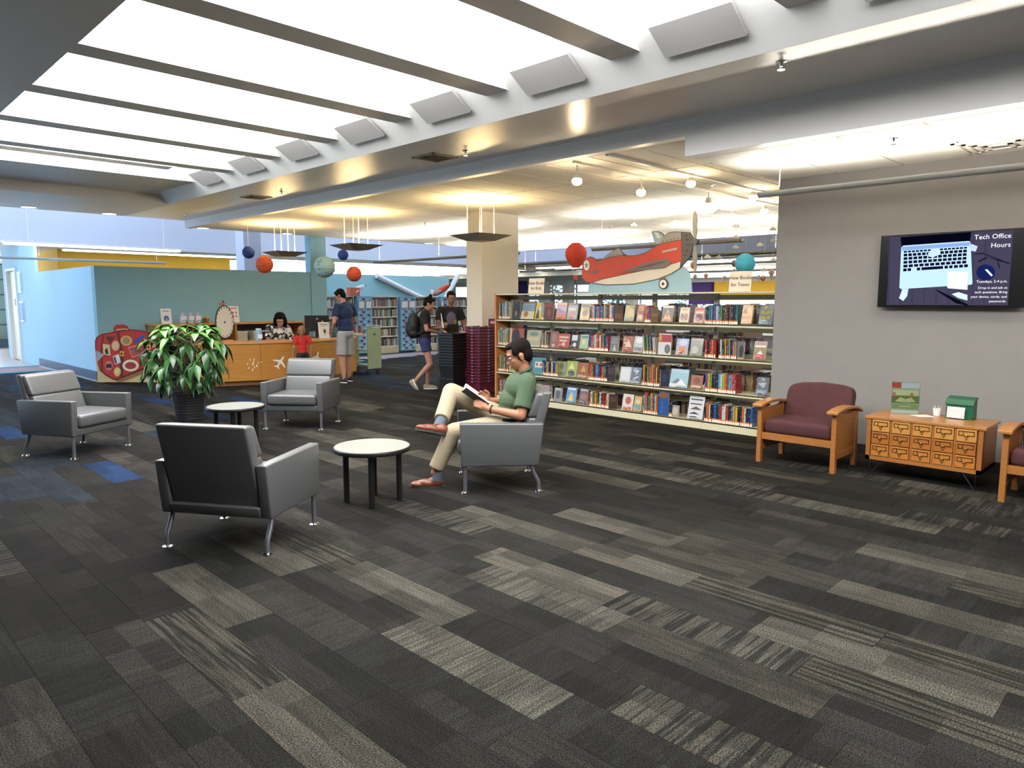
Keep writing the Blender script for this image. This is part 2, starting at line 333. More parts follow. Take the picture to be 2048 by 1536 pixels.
# grey panels on the well slope, one per bay
GP=mat('grey_panel','b0aeac',.7)
for i in range(-1,7):
    yc=2.34+.31+1.35*i
    a=[Vector((4.545,yc-.31,3.318)),Vector((4.545,yc+.31,3.318)),Vector((4.325,yc+.31,3.465)),Vector((4.325,yc-.31,3.465))]
    n=Vector((-.556,0,-.832)); b=B().hexa([q+n*.002 for q in a]+[q+n*.03 for q in a])
    pl=['first','second','third','fourth','fifth','sixth','seventh','eighth','ninth'][i+1]
    obj(b,'baffle_panel',GP,label='square light grey panel on the skylight slope, %s from the near end'%pl,cat='panel',group='grey panels along the skylight edge')
# ceiling tiles: lower ceiling over the stacks
TILE=mat('ceiling_tile_white','e2dfd6',.85,noise=.03,nscale=60,bump=.15); GRID=mat('ceiling_grid','5a564c',.6)
obj(B().box(5.97,16.1,3.5,15.32,3.085,3.15),'ceiling_grid',GRID,ceil); obj(B().box(6.0,7.72,-8,3.59,2.905,2.97),'ceiling_grid',GRID,ceil); obj(B().box(8.02,16.1,-8,3.5,3.085,3.15),'ceiling_grid',GRID,ceil)
t1=B(0).box(.011,1.209,.011,.599,0,.02).mesh('ceiling_tile',TILE)
def holes(x,y): return False
nt_=0
for i in range(8):
    for j in range(19):
        x=6.0+1.22*i; y=3.60+.61*j
        o=fin('ceiling_tile',t1,ceil); o.location=(x,y,3.07); nt_+=1
t2=B(0).box(.011,.849,.011,.624,0,.02).mesh('ceiling_tile',TILE)
for i in range(2):
    for j in range(8):
        o=fin('ceiling_tile',t2,ceil); o.location=(6.0+.86*i,2.945-.635*(j-1)-.635,2.885); nt_+=1
for i in range(6):
    for j in range(9): o=fin('ceiling_tile',t1,ceil); o.location=(8.3+1.22*i,3.59-.61-.61*j,3.07)
S(B().box(-7,25,21.8,29.1,3.0,3.1).box(5.5,25,29.1,38,3.0,3.1).box(21,25,-8,21.8,3.0,3.1).box(25,34,-8,38,2.72,3.1),'ceiling_far',WHITE)
# far walls and windows
S(B().box(6,10.2,36,36.3,0,3.0).box(10.2,31,36,36.3,0,3.0),'wall_far_north',mat('aqua_wall_paint','98c6c9',.8))
S(B().box(20.1,21.4,35.5,36,0,3.0),'wall_far_yellow',YEL)
S(B().box(31,31.3,-8,36,0,.85).box(31,31.3,-8,36,2.45,2.72),'wall_far_east',WHITE)
S(B().box(30.4,31.2,29.5,30.3,0,2.72),'wall_far_purple',PURP)
for yy in (27.6,25.8,21.5): S(B().box(30.5,30.95,yy,yy+.5,0,2.72),'wall_pier',WHITE)
S(B().box(30.7,31,17.2,18.4,1.4,2.45),'wall_purple_panel',PURP); S(B().box(30.6,31,11.0,17.0,1.6,2.45),'wall_yellow_panel',YEL)
nwin=2
for y0,y1 in ((28.1,29.5),(26.3,27.6),(22,25.8),(18.4,21.5),(9,13)):
    wo=S(B().box(31.05,31.15,y0,y0+.05,.85,2.45).box(31.05,31.15,y1-.05,y1,.85,2.45).box(31.05,31.15,y0,y1,2.0,2.06),'window_%d'%nwin,WHITE); nwin+=1
    obj(B().box(31.09,31.1,y0+.05,y1-.05,.85,2.0),'pane',GLASS,wo); obj(B().box(31.09,31.1,y0+.05,y1-.05,2.06,2.45),'pane',GLASS,wo)
FR=mat('blue_grey_window_frame','5c7590',.5)
w1=S(B().box(-7,5.7,29,29.1,0,.25).box(5.6,5.7,28.9,29.2,0,3.0),'window_1',FR)
for i,z in enumerate((.25,.75,1.25,1.75,2.25,2.75)):
    obj(B().box(-7,5.6,28.97,29.1,z,z+.05),'mullion',FR,w1)
    if z<2.7: obj(B().box(-7,5.6,29.03,29.04,z+.05,z+.5),'pane',GLASS,w1)
for x in (-4,-1,2): obj(B().box(x,x+.06,28.97,29.1,.25,3.0),'mullion',FR,w1)
w7=S(B().box(-7.15,-7.05,13,21.8,0,.2).box(-7.15,-7.05,13,21.8,3.3,3.4),'window_%d'%nwin,FR)
for y in (13,15.2,17.4,19.6,21.7): obj(B().box(-7.15,-7.05,y,y+.08,.2,3.3),'mullion',FR,w7)
obj(B().box(-7.1,-7.09,13,21.8,.2,3.3),'pane',GLASS,w7)
# outside
S(B().box(-60,-7.3,-60,90,-.4,-.31).box(-7.3,34,38,90,-.4,-.31).box(34,90,-60,90,-.4,-.31),'ground',mat('outside_ground','8d9a80',.9))
LEAF=mat('tree_leaf','4d6b3c',.7,noise=.3,nscale=3); BARK=mat('bark','5a4a3a',.9)
for i,(x,y) in enumerate(((37,33),(38,28),(39,23),(38,15))):
    t=thing('tree','leafy tree outside the far windows, %s from the left'%['first','second','third','fourth'][i],'tree',(x,y,-.3),0,'trees outside the windows')
    obj(B(0).cyl((0,0,0),(0,0,2.2),.16,.1,8),'trunk',BARK,t)
    b=B(0); r2=random.Random(i)
    for k in range(700):
        a=r2.random()*2*PI; c=math.acos(2*r2.random()-1); R=1.9*r2.random()**.4; p=Vector((R*math.sin(c)*math.cos(a),R*math.sin(c)*math.sin(a),3.0+.9*R*math.cos(c)))
        u=Vector((r2.uniform(-1,1),r2.uniform(-1,1),r2.uniform(-1,1))).normalized()*.13; v_=u.orthogonal().normalized()*.08; b.quad(p-u,p-v_,p+u,p+v_)
    obj(b,'foliage',LEAF,t,kind='stuff')
# column by the bookcase
S(B().box(8.28,9.16,8.94,9.33,0,3.07),'wall_column',CREAM)
S(B().box(8.265,9.175,8.925,9.345,0,.12),'baseboard_column',mat('grey_vinyl_base','6d6c68',.5))
# strip lights under far ceiling
def strips(lst,lab,grp):
    global STL
    for i,(x0,x1,y0,y1,z) in enumerate(lst):
        o=obj(B().box(x0,x1,y0,y1,z+.04,z+.09),'strip_light',WHITE,label=lab%ORD[i],cat='ceiling light',group=grp)
        obj(B().box(x0+.03,x1-.03,y0+.03,y1-.03,z,z+.04),'lit_tube',STRIP,o); STL=o
ORD=['first','second','third','fourth','fifth','sixth','seventh','eighth','ninth','tenth','eleventh','twelfth','thirteenth','fourteenth','fifteenth','sixteenth','seventeenth','eighteenth','nineteenth','twentieth']
strips([(10.4,24.8,22.6+1.5*i,22.95+1.5*i,2.9) for i in range(9)],'long lit strip light under the far ceiling, %s row from the front','strip lights under the far north ceiling')
strips([(22+1.2*i,22.3+1.2*i,-2,20.5,2.9 if i<3 else 2.62) for i in range(7)],'long lit strip light under the window side ceiling, %s row','strip lights under the window side ceiling')
strips([(5.2,10.2,21.95,22.2,2.9)],'added strip light that brightens the yellow wall, %s','strip light')  # extra strip added to brighten the yellow wall
strips([(3.5,7.4,19.65,20.0,2.86)],'long lit strip light above the light blue and yellow walls, %s','strip light')
for x in (4,7): obj(B().cyl((x,19.8,2.95),(x,19.8,6.5),.006,n=5),'hanging_wire',WHITE,STL)
# ================================================================ SEATING
LEATH=mat('grey_vinyl_upholstery','4e4f50',.40,bump=.12,nscale=260,spec=.7)
SILV=mat('silver_painted_metal','7f8187',.35,.7); CHR=mat('polished_steel','d8d8d8',.15,1)
BLKM=mat('black_metal','141414',.4); LAMT=mat('pale_laminate','80817a',.35); 
def armchair(label,loc,rz):
    t=thing('armchair',label,'armchair',loc,rz,'grey lounge armchairs')
    for sgn,nm in ((-1,'armrest'),(1,'armrest')):
        y0,y1=(.315,.39) if sgn>0 else (-.39,-.315)
        b=B(0).hexa([(-.30,y0,.225),(.335,y0,.225),(.335,y1,.225),(-.30,y1,.225),(-.345,y0,.575),(.35,y0,.585),(.35,y1,.585),(-.345,y1,.575)])
        obj(b,nm,LEATH,t,True,.012,3)
    b=B(0).hexa([(-.30,-.318,.225),(.33,-.318,.225),(.33,.318,.225),(-.30,.318,.225),(-.325,-.318,.30),(.335,-.318,.30),(.335,.318,.30),(-.325,.318,.30)])
    obj(b,'seat_base',LEATH,t,True,.012,2)
    b=B(0).box(-.20,.365,-.308,.308,.302,.435); obj(b,'seat_cushion',LEATH,t,True,.035,4)
    # back shell and two-part cushion
    def slab(z0,z1,f0,f1,r0,r1,y,nm,bev):
        b=B(0).hexa([(r0,-y,z0),(f0,-y,z0),(f0,y,z0),(r0,y,z0),(r1,-y,z1),(f1,-y,z1),(f1,y,z1),(r1,y,z1)]); obj(b,nm,LEATH,t,True,bev,4)
    slab(.29,.825,-.20,-.345,-.285,-.425,.312,'backrest',.018)
    slab(.40,.615,-.145,-.225,-.24,-.33,.300,'back_cushion',.028)
    slab(.612,.82,-.215,-.30,-.35,-.40,.306,'head_cushion',.028)
    for x,y in ((.306,.345),(.306,-.345)):
        y*=1.03; l=obj(B(0).cyl((x,y,.01),(x,y,.235),.0165),'leg',SILV,t,True); obj(B(0).lathe([(.036,0),(.034,.008),(.012,.016),(.01,.03)],(x,y,0),20),'foot',CHR,l,True)
    for y in (.345,-.345):
        y*=1.03; l=obj(B(0).tube([(-.235,y,.235),(-.262,y,.16),(-.295,y,.10),(-.305,y,.07),(-.307,y,.01)],.0165,12),'leg',SILV,t,True); obj(B(0).lathe([(.036,0),(.034,.008),(.012,.016),(.01,.03)],(-.307,y,0),20),'foot',CHR,l,True)
    return t
def ctr(*p): v=[fz(*q) for q in p]; s=sum(v,Vector())/len(v); return (s.x,s.y,0)
c1=armchair('grey armchair nearest the camera, seen from behind',ctr((334,1093),(538,1108),(628,1050),(449,1037)),math.radians(32.9))
copytree(c1,ctr((932,986),(1079,982),(922,945),(1057,942)),math.radians(140.6),'grey armchair in which the man in the green polo shirt sits')
copytree(c1,ctr((51,911),(154,918),(258,890),(164,885)),math.radians(-59.8),'grey armchair at the far left, left of the potted plant')
copytree(c1,ctr((532,857),(647,858),(568,843),(677,842)),math.radians(-140.5),'empty grey armchair facing the camera in front of the wooden desk')
def round_table(label,loc,h,rz):
    t=thing('side_table',label,'table',loc,rz,'low round side tables')
    obj(B(0).lathe([(.285,h-.006),(.29,h),(0,h)],n=48),'table_top',LAMT,t); obj(B(0).lathe([(.27,h-.036),(.297,h-.034),(.303,h-.02),(.297,h-.004),(.29,h-.001),(.285,h-.006)],n=48),'edge_band',BLKM,t,True)
    for i in range(4):
        a=PI/4+i*PI/2; x,y=.205*math.cos(a),.205*math.sin(a); l=obj(B(0).cyl((x,y,0),(x,y,h-.036),.023,n=14),'leg',BLKM,t,True); obj(B(0).box(x-.045,x+.045,y-.045,y+.045,h-.046,h-.034),'mounting_plate',BLKM,l)
    return t
tb=round_table('round pale topped table beside the seated man with the book',(3.118,4.644,0),.45,math.radians(8))
tp=fz(471,811,.45); copytree(tb,(tp.x,tp.y,0),math.radians(12),'round pale topped table beside the potted plant')
# wooden armchairs
OAK=mat('honey_oak','955f2c',.42,noise=.10,nscale=6,stretch=(1,1,12),coat=.15); OAKH=mat('honey_oak_flat','9c6832',.4,noise=.10,nscale=7,stretch=(2,14,2),coat=.15)
MAROON=mat('maroon_upholstery','411c1e',.85,noise=.10,nscale=14,bump=.1)
def wood_chair(label,loc,rz):
    # local: front -> +X, width along Y; origin between the feet
    t=thing('wooden_armchair',label,'armchair',loc,rz,'oak armchairs along the grey wall'); W=.355
    for s in (-1,1):
        y=s*W
        obj(B(0).box(.22,.275,y-.022,y+.022,0,.575),'leg',OAK,t,False,.004)
        obj(B(0).hexa([(-.30,y-.022,0),(-.24,y-.022,0),(-.24,y+.022,0),(-.30,y+.022,0),(-.27,y-.022,.56),(-.21,y-.022,.56),(-.21,y+.022,.56),(-.27,y+.022,.56)]),'leg',OAK,t,False,.004)
        pts=[(-.31,.545),(-.2,.585),(-.05,.605),(.1,.606),(.24,.596),(.335,.580)]
        poly=[(u,v) for u,v in pts]+[(u,v-.028) for u,v in reversed(pts)]
        obj(B(0).prism(poly,lambda u,v,d:(u,d,v),y-.05,y+.05),'armrest',OAKH,t,False,.006)
        obj(B(0).box(-.25,.23,y-.010,y+.010,.17,.50),'side_panel',OAK,t)
        obj(B(0).box(-.25,.225,y-.017,y+.017,.13,.19),'side_rail',OAK,t)
        top=[(-.25,.475),(.225,.475),(.225,.565),(.1,.535),(-.1,.53),(-.25,.55)]
        obj(B(0).prism(top,lambda u,v,d:(u,d,v),y-.017,y+.017),'side_rail',OAK,t)
    obj(B(0).box(.232,.262,-W+.02,W-.02,.235,.30),'front_rail',OAK,t); obj(B(0).box(-.26,-.235,-W+.02,W-.02,.22,.29),'back_rail',OAK,t)
    b=B(0).box(-.27,.255,-.328,.328,.295,.435); obj(b,'seat_cushion',MAROON,t,True,.045,4)
    poly=[(-.31,.36),(.31,.36),(.325,.50),(.32,.68),(.29,.73),(.20,.752),(0,.765),(-.20,.752),(-.29,.73),(-.32,.68),(-.325,.50)]
    b=B(0).prism(poly,lambda u,v,d:(d-.16-(v-.36)*.32,u,v),-.12,.01); obj(b,'back_cushion',MAROON,t,True,.035,4)
    return t
wc=wood_chair('oak armchair with maroon cushions between the bookcase and the card cabinet',(6.86,2.77,0),PI)
copytree(wc,(6.86,.757,0),PI,'oak armchair cut off by the right edge of the picture')
# ---- card catalogue cabinet
cx0,cx1,cy0,cy1=6.79,7.30,1.30,2.20; H0,H1=.15,.545
t=thing('card_cabinet','oak library card catalogue cabinet with fifteen small drawers on hairpin legs','cabinet',((cx0+cx1)/2,(cy0+cy1)/2,0))
obj(B().box(cx0-.01,cx1,cy0-.02,cy1+.02,H1-.025,H1),'cabinet_top',OAKH,t,False,.003)
b=B().box(cx0,cx1,cy0,cy0+.035,H0,H1-.025).box(cx0,cx1,cy1-.035,cy1,H0,H1-.025).box(cx0,cx1,cy0,cy1,H0,H0+.035).box(cx1-.02,cx1,cy0,cy1,H0,H1-.025).box(cx0+.03,cx0+.05,cy0,cy1,H0,H1-.025)
for i in range(1,5): yy=cy0+.035+i*(.83/5); b.box(cx0+.003,cx0+.04,yy-.008,yy+.008,H0+.035,H1-.025)
obj(b,'cabinet_body',OAK,t)
BR=mat('aged_brass','4a3a1e',.4,.8); BRL=mat('bright_brass','d8bb7a',.25,.9)
OK2=[mat('oak_drawer_a','a96c2c',.4,noise=.1,nscale=8,stretch=(2,12,2)),mat('oak_drawer_b','b57f3c',.4,noise=.1,nscale=8,stretch=(2,12,2)),mat('oak_drawer_c','9c5f26',.4,noise=.1,nscale=8,stretch=(2,12,2))]
for r in range(3):
    for c in range(5):
        w=.83/5; y0=cy0+.035+c*w+.011; y1=y0+w-.022; z0=H0+.040+r*.111; z1=z0+.103; ym=(y0+y1)/2
        d=obj(B().box(cx0-.006,cx0+.03,y0,y1,z0,z1),'drawer',OK2[(r*2+c*3)%3],t,False,.002)
        x=cx0-.006; b=B(); t_=.0045
        b.box(x-.004,x,y0+.014,y1-.014,z1-.018,z1-.018+t_).box(x-.004,x,y0+.014,ym-.012,z1-.052,z1-.052+t_).box(x-.004,x,ym+.012,y1-.014,z1-.052,z1-.052+t_).box(x-.004,x,y0+.014,y0+.014+t_,z1-.05,z1-.016).box(x-.004,x,y1-.018,y1-.014,z1-.05,z1-.016).box(x-.004,x,y1-.05,y1-.046,z1-.05,z1-.016)
        b.box(x-.004,x,ym-.012,ym-.008,z0+.03,z1-.048).box(x-.004,x,ym+.008,ym+.012,z0+.03,z1-.048)
        obj(b,'label_holder',BR,d); obj(B().ell((x-.010,ym,z0+.052),(.012,.008,.009),n=10,k=6),'pull',BRL,d,True); obj(B().cyl((x-.004,ym,z0+.02),(x,ym,z0+.02),.006,n=8),'rod_knob',BR,d)
for y in (cy0+.09,cy1-.09):
    s=-1 if y<1.7 else 1
    for x in (cx0+.03,cx1-.06):
        sx=-1 if x<7 else 1
        foot=(x+sx*.02,y+s*.055,.004); obj(B().tube([(x,y-s*.05,H0),foot,(x+sx*.01,y+s*.05,H0)],.0045,6),'hairpin_leg',mat('dark_steel','3a3a3c',.4,.8),t)
def paper(name,pts,label,cat,col='eceae4',th=.002):
    a=[Vector(p) for p in pts]; n=Vector((0,0,th)); return obj(B().hexa(a+[q+n for q in a]),name,mat('paper_'+col,col,.7),label=label,cat=cat)
# things on the cabinet
zt=H1
t=thing('sign_holder','clear upright sign holder with a green and white flyer on the card cabinet','sign',(7.15,2.0,zt))
A_=Vector((7.10,2.10,zt)); Bq=Vector((7.195,1.895,zt)); dd=(Bq-A_).normalized(); nn=Vector((-dd.y,dd.x,0)); nn=-nn if nn.x>0 else nn
def onp(A,d,n,lean=0):
    return lambda u,v,w: A+d*u+Vector((0,0,v))-n*(v*lean)+n*w
F=onp(A_,dd,nn,.06); Wd=(Bq-A_).length
ACR=glassmat('clear_acrylic','f2f7f7',.15)
def rect(fn,u0,u1,v0,v1,w0,w1): return B().prism([(u0,v0),(u1,v0),(u1,v1),(u0,v1)],fn,w0,w1)
obj(rect(F,0,Wd,0,.285,-.002,.0),'flyer_sheet',mat('flyer_sage','a9b09a',.6),t); obj(rect(F,-.003,Wd+.003,0,.29,.001,.003),'holder',ACR,t); obj(B().prism([(0,-.04),(Wd,-.04),(Wd,.06),(0,.06)],lambda u,v,w:A_+dd*u+nn*v+Vector((0,0,w)),0,.003),'holder_foot',ACR,t)
for u0,u1,v0,v1,c,nm in ((0,.075,.235,.284,'c4472c','red_block'),(.078,Wd,.235,.284,'c9cdd2','pale_block'),(.01,Wd-.01,.165,.215,'cfcf9a','book_picture'),(.0,Wd,.095,.165,'6f7b3a','hills_picture'),(.01,Wd-.01,.045,.085,'8fa05a','green_band'),(0,Wd,0,.03,'d8d4c4','foot_band')):
    obj(rect(F,u0,u1,v0,v1,.0,.0006),nm,mat('print_'+c,c,.6),t)
obj(B().prism([(.03,.11),(.07,.15),(.115,.135),(.115,.1)],F,.0006,.001).prism([(.2,.11),(.16,.15),(.118,.135),(.118,.1)],F,.0006,.001),'open_book_picture',mat('print_b5b684','b5b684',.6),t)
for u in (.02,.165): obj(B().prism(ngon(u,.175,.014,12,.02),F,.0008,.0012),'balloon_picture',mat('print_a0605a','a0605a',.6),t)
text('Coming Soon',.017,mat('print_white','f4f4f0',.6),lambda x,y,z:F(Wd/2+x,.066+y,.001),t)
paper('note_paper',[(7.09,1.93,zt),(7.20,1.84,zt),(7.12,1.74,zt),(7.03,1.84,zt)],'loose white sheet of paper lying on the card cabinet','paper')
t=thing('pencil_cup','small white cup of short pencils on the card cabinet','cup',(7.228,1.752,zt))
obj(B(0).lathe([(0,.004),(.026,.004),(.034,.065),(.037,.065),(.029,0),(0,0)],n=20),'cup',mat('cup_white','e8e6e0',.4),t,True)
for i in range(7): a=i*.9; obj(B(0).cyl((.01*math.cos(a),.01*math.sin(a),.01),(.034*math.cos(a),.034*math.sin(a),.088),.0035,n=6),'pencil',mat('pencil_'+str(i%3),['d8d2c0','c9c0a0','b0a890'][i%3],.6),t)
t=thing('ballot_box','dark green metal suggestion box with a sloping lid on the card cabinet','box',(7.2,1.55,zt))
gb=mat('dark_green_metal','0f5137',.35); A_=Vector((7.15,1.667,zt)); Bq=Vector((7.135,1.46,zt)); dd=(Bq-A_).normalized(); nn=Vector((-1,.07,0)).normalized()
Fb=lambda u,v,w: A_+dd*u+Vector((0,0,v))+nn*w
L=(Bq-A_).length; prof=[(0,0),(-.12,0),(-.12,.175),(-.10,.185),(-.02,.165),(0,.125)]
obj(B().prism(prof,lambda u,v,w:Fb(w,v,u),0,L),'box_body',gb,t,False,.002)
obj(B().prism([(.006,.122),(.012,.13),(-.018,.172),(-.10,.193),(-.125,.18),(-.125,.174),(-.10,.186),(-.02,.166),(0,.126)],lambda u,v,w:Fb(w,v,u),-.006,L+.006),'lid',gb,t)
obj(B().prism([(.01,.02),(.028,.02),(.022,.09),(.004,.09)],lambda u,v,w:Fb(w,v,u),.01,L-.05),'leaflet_holder',glassmat('clear_acrylic'),t)
obj(B().prism([(.012,.01),(.024,.01),(.016,.105),(.004,.105)],lambda u,v,w:Fb(w,v,u),.015,L-.055),'leaflet_stack',mat('paper_f3f1ea','f3f1ea',.7),t)
# ---- television
zb,zt2=1.515,2.213; y0,y1=1.235,2.443; X=7.62
t=thing('television','wide black wall television showing a laptop and a tech office hours notice','television',(7.7,(y0+y1)/2,1.5))
obj(B().box(7.625,7.66,y0,y1,zb,zt2),'tv_case',mat('tv_black','0b0b0e',.25),t,False,.004); obj(B().box(7.66,7.72,y0+.3,y1-.3,zb+.15,zt2-.15),'wall_mount',BLKM,t)
sy0,sy1,sz0,sz1=fx(1777,540,7.62).y,fx(2021,540,7.62).y,zb+.022,zt2-.02   # left, right
scr=obj(B().box(7.62,7.6255,sy1,sy0,sz0,sz1),'screen',emat('screen_wood','4e4a63',.75),t)
Z=6.244
def T7(x,y,d=0): p=fx(1720+x/Z,440+y/Z,7.618); return Vector((7.6195-d,p.y,p.z))
def scrpoly(pts,nm,c,s,d,par=scr):
    P=[T7(*q) for q in pts]; b=B().prism([(p.y,p.z) for p in P],lambda u,v,w:(w,u,v),7.6195-d,7.6195-d-.0004); return obj(b,nm,emat(nm+c,c,s),par)
for i in range(9):
    x=360+i*150; scrpoly([(x,215-i*10),(x+22,215-i*10),(x+2,1055),(x-22,1055)],'wood_grain','464260',.75,.0002)
scrpoly([(505,215),(1390,150),(1375,265),(520,330)],'laptop_lid','0a0a20',.6,.001)
scrpoly([(515,345),(540,320),(1360,262),(1380,280),(1405,790),(1390,808),(510,862),(492,845)],'laptop_body','c3e6f6',1.0,.0015)
scrpoly([(525,335),(1370,275),(1372,320),(522,385)],'hinge_shadow','8fb4ee',.9,.002)
b=B()
rows=[(395,355,13,18,28),(435,380,12,0,40),(482,430,12,0,42),(527,480,12,0,42),(575,530,13,0,42)]
def key(x,y,w,h): 
    P=[T7(x,y),T7(x+w,y-w*.068),T7(x+w,y+h-w*.068),T7(x,y+h)]; b.prism([(p.y,p.z) for p in P],lambda u,v,q:(q,u,v),7.6172,7.6168)
for r in range(6):
    y=[388,422,466,513,560,605][r]; h=[22,34,34,34,34,36][r]
    if r<5:
        ns=[16,14,13,13,12][r]; 
        xx=548-r*1.5; wd=800
        st=wd/ns
        for i in range(ns):
            x=xx+i*st; yy=y-(x-548)*.068
            if r==0 and 6<i<9: continue
            if r==1 and 5<i<8: continue
            key(x,yy,st*.78,h)
    else:
        for x,w_ in ((540,44),(596,42),(710,42),(768,270),(1056,42),(1114,42),(1174,48),(1238,48),(1300,48)): key(x,y+2-(x-540)*.068,w_,h)
obj(b,'keyboard_keys',emat('key_navy','10143c',.6),scr,kind='stuff')
scrpoly([(1095,640),(1350,650),(1342,872),(1092,852)],'note_sheet','eefaff',1.0,.003)
scrpoly([(850,420),(880,380),(930,358),(965,385),(970,440),(910,470),(860,455)],'crumpled_paper','cfe4f4',.95,.0035)
scrpoly([(1350,330),(1400,300),(1470,330),(1445,395),(1390,385)],'crumpled_paper','c4dcf4',.95,.0035)
scrpoly([(530,862),(605,858),(590,950),(540,1012),(488,975)],'crumpled_paper','d4ecf8',1,.0035)
scrpoly([(1145,925),(1230,900),(1342,935),(1342,1005),(1230,975)],'crumpled_paper','d4ecf8',1,.0035)
scrpoly([(950,880),(970,875),(1350,1055),(1340,1070),(1200,1040)],'pen','14142c',.5,.0036)
scrpoly([(x,y) for x,y in ngon(1570,655,118,24,100)],'computer_mouse','18235e',.9,.003)
scrpoly([(1560,620),(1590,615),(1660,690),(1640,705)],'mouse_glint','e6ecff',1,.0036)
for pts in ([(1470,515),(1580,460),(1860,530),(1860,550),(1600,470),(1480,530)],[(1710,490),(1720,480),(1750,600),(1735,605)],[(1430,420),(1540,410),(1880,545),(1870,552),(1540,425),(1430,432)]): scrpoly(pts,'spectacles_picture','24203c',.6,.0025)
TW=emat('screen_text_white','ffffff',1.1)
def scrtext(s,x,y,h,w):
    p0=T7(x,y); p1=T7(x-w,y+w*.06 if y<400 else y)
    dirv=(p0-p1); L_=dirv.length; hh=h/Z*L_/(w/Z)
    cu=text(s,hh,TW,lambda a,c,z:Vector((7.6155-z,p0.y-a,p0.z+c)),t,'screen_lettering','RIGHT',.0003,bold=.0015*0)
scrtext('Tech Office',1893,195,98,450); scrtext('Hours',1885,308,98,240)
for s,x,y,h in (('Tuesdays, 2-4 p.m.',1845,765,52),('Drop in and ask us',1842,845,48),('tech questions. Bring',1840,900,48),('your device, cords, and',1835,958,48),('passwords.',1828,1015,48)): scrtext(s,x,y,h,380)
# ================================================================ BOOKCASE AND BOOKS
STEEL=mat('putty_steel_shelf','cfc7a6',.5); STEELD=mat('putty_steel_upright','a8a284',.5); ENDW=mat('orange_wood_end','c07a3c',.45,noise=.08,nscale=6,stretch=(4,4,.6))
BX0,BXM,BX1=7.82,8.12,8.42; YL,YR=8.11,3.555; BW=(YL-YR)/5; SH=[.095,.47,.885,1.295]; TOPZ=1.683
bc=thing('bookcase','long putty coloured double sided steel bookcase of five bays with wood end panel','bookcase',(8.12,(YL+YR)/2,0))
obj(B().box(BX0-.01,BX1+.01,YL,YL+.03,0,TOPZ),'end_panel',ENDW,bc,label='orange wood end panel')
obj(B().box(BX0,BX1,YR,YL,TOPZ-.018,TOPZ),'canopy_top',STEEL,bc)
for k in range(5):
    ya=YL-BW*k; yb=ya-BW
    obj(B().box(BX0,BX0+.012,yb+.002,ya-.002,.0,.095).box(BX1-.012,BX1,yb+.002,ya-.002,0,.095).box(BX0,BX1,yb+.002,ya-.002,.083,.095),'base_shelf',STEEL,bc)
    for z in SH[1:]:
        obj(B().box(BX0,BXM-.03,yb+.003,ya-.003,z-.012,z).box(BX0,BX0+.006,yb+.003,ya-.003,z-.032,z),'shelf',STEEL,bc)
        obj(B().box(BXM+.03,BX1,yb+.003,ya-.003,z-.012,z).box(BX1-.006,BX1,yb+.003,ya-.003,z-.032,z),'shelf',STEEL,bc)
        for yy in (ya-.006,yb+.006):
            for sx in (1,-1):
                P=[(0,0),(.24,0),(.20,.10),(.08,.16),(0,.17)]
                obj(B().prism(P,lambda u,v,d,sx=sx:(BXM-sx*(.03+u),d,z+v),yy-.0015,yy+.0015),'shelf_bracket',STEEL,bc)
        obj(B().box(BXM-.028,BXM-.024,yb+.03,ya-.03,z-.10,z-.05),'back_rail',STEEL,bc)
    for z in (.3,.9,1.62): obj(B().box(BXM-.01,BXM+.01,yb+.03,ya-.03,z-.03,z+.03),'brace_rail',STEELD,bc)
for k in range(6):
    y=YL-BW*k+(-.02 if k==0 else (.02 if k==5 else 0))
    u=obj(B().box(BXM-.025,BXM+.025,y-.025,y+.025,0,TOPZ-.018),'upright',STEELD,bc)
    b=B()
    for i in range(30): b.box(BXM-.0262,BXM-.025,y-.012,y-.006,.15+i*.05,.175+i*.05).box(BXM-.0262,BXM-.025,y+.006,y+.012,.15+i*.05,.175+i*.05)
    obj(b,'slot_holes',BLKM,u,kind='stuff')
PAG=mat('page_edges','e6dfc8',.8); STK=mat('white_orange_sticker','e9dccb',.6); STO=mat('orange_sticker','de7a3a',.6)
def cov(c):
    n='cover_'+c
    if n in MC: return MC[n]
    cc=[int(c[i:i+2],16) for i in (0,2,4)]; lum=sum(cc)/3; c2='%02x%02x%02x'%tuple(int(x+(220-x)*.55) if lum<130 else int(x*.55) for x in cc)
    m=mat(n,c,.35,c2=None,coat=.2); nt=m.node_tree; b=nt.nodes['Principled BSDF']
    tc=nt.nodes.new('ShaderNodeTexCoord'); mp=nt.nodes.new('ShaderNodeMapping'); mp.inputs['Scale'].default_value=(60,60,34); oi=nt.nodes.new('ShaderNodeObjectInfo')
    cb=nt.nodes.new('ShaderNodeVectorMath'); cb.operation='MULTIPLY_ADD'; cb.inputs[1].default_value=(50,50,50); nt.links.new(oi.outputs['Random'],cb.inputs[0]); nt.links.new(tc.outputs['Object'],mp.inputs[0]); nt.links.new(mp.outputs[0],cb.inputs[2])
    n_=nt.nodes.new('ShaderNodeTexNoise'); n_.inputs['Scale'].default_value=1; n_.inputs['Detail'].default_value=1; nt.links.new(cb.outputs[0],n_.inputs['Vector'])
    r=nt.nodes.new('ShaderNodeValToRGB'); e=r.color_ramp.elements; e[0].position=.6; e[1].position=.68; e[0].color=srgb(c); e[1].color=srgb(c2); nt.links.new(n_.outputs[0],r.inputs[0]); nt.links.new(r.outputs[0],b.inputs['Base Color']); return m
SHN=['bottom','third','second','top']; BAYN=['first','second','third','fourth','fifth']
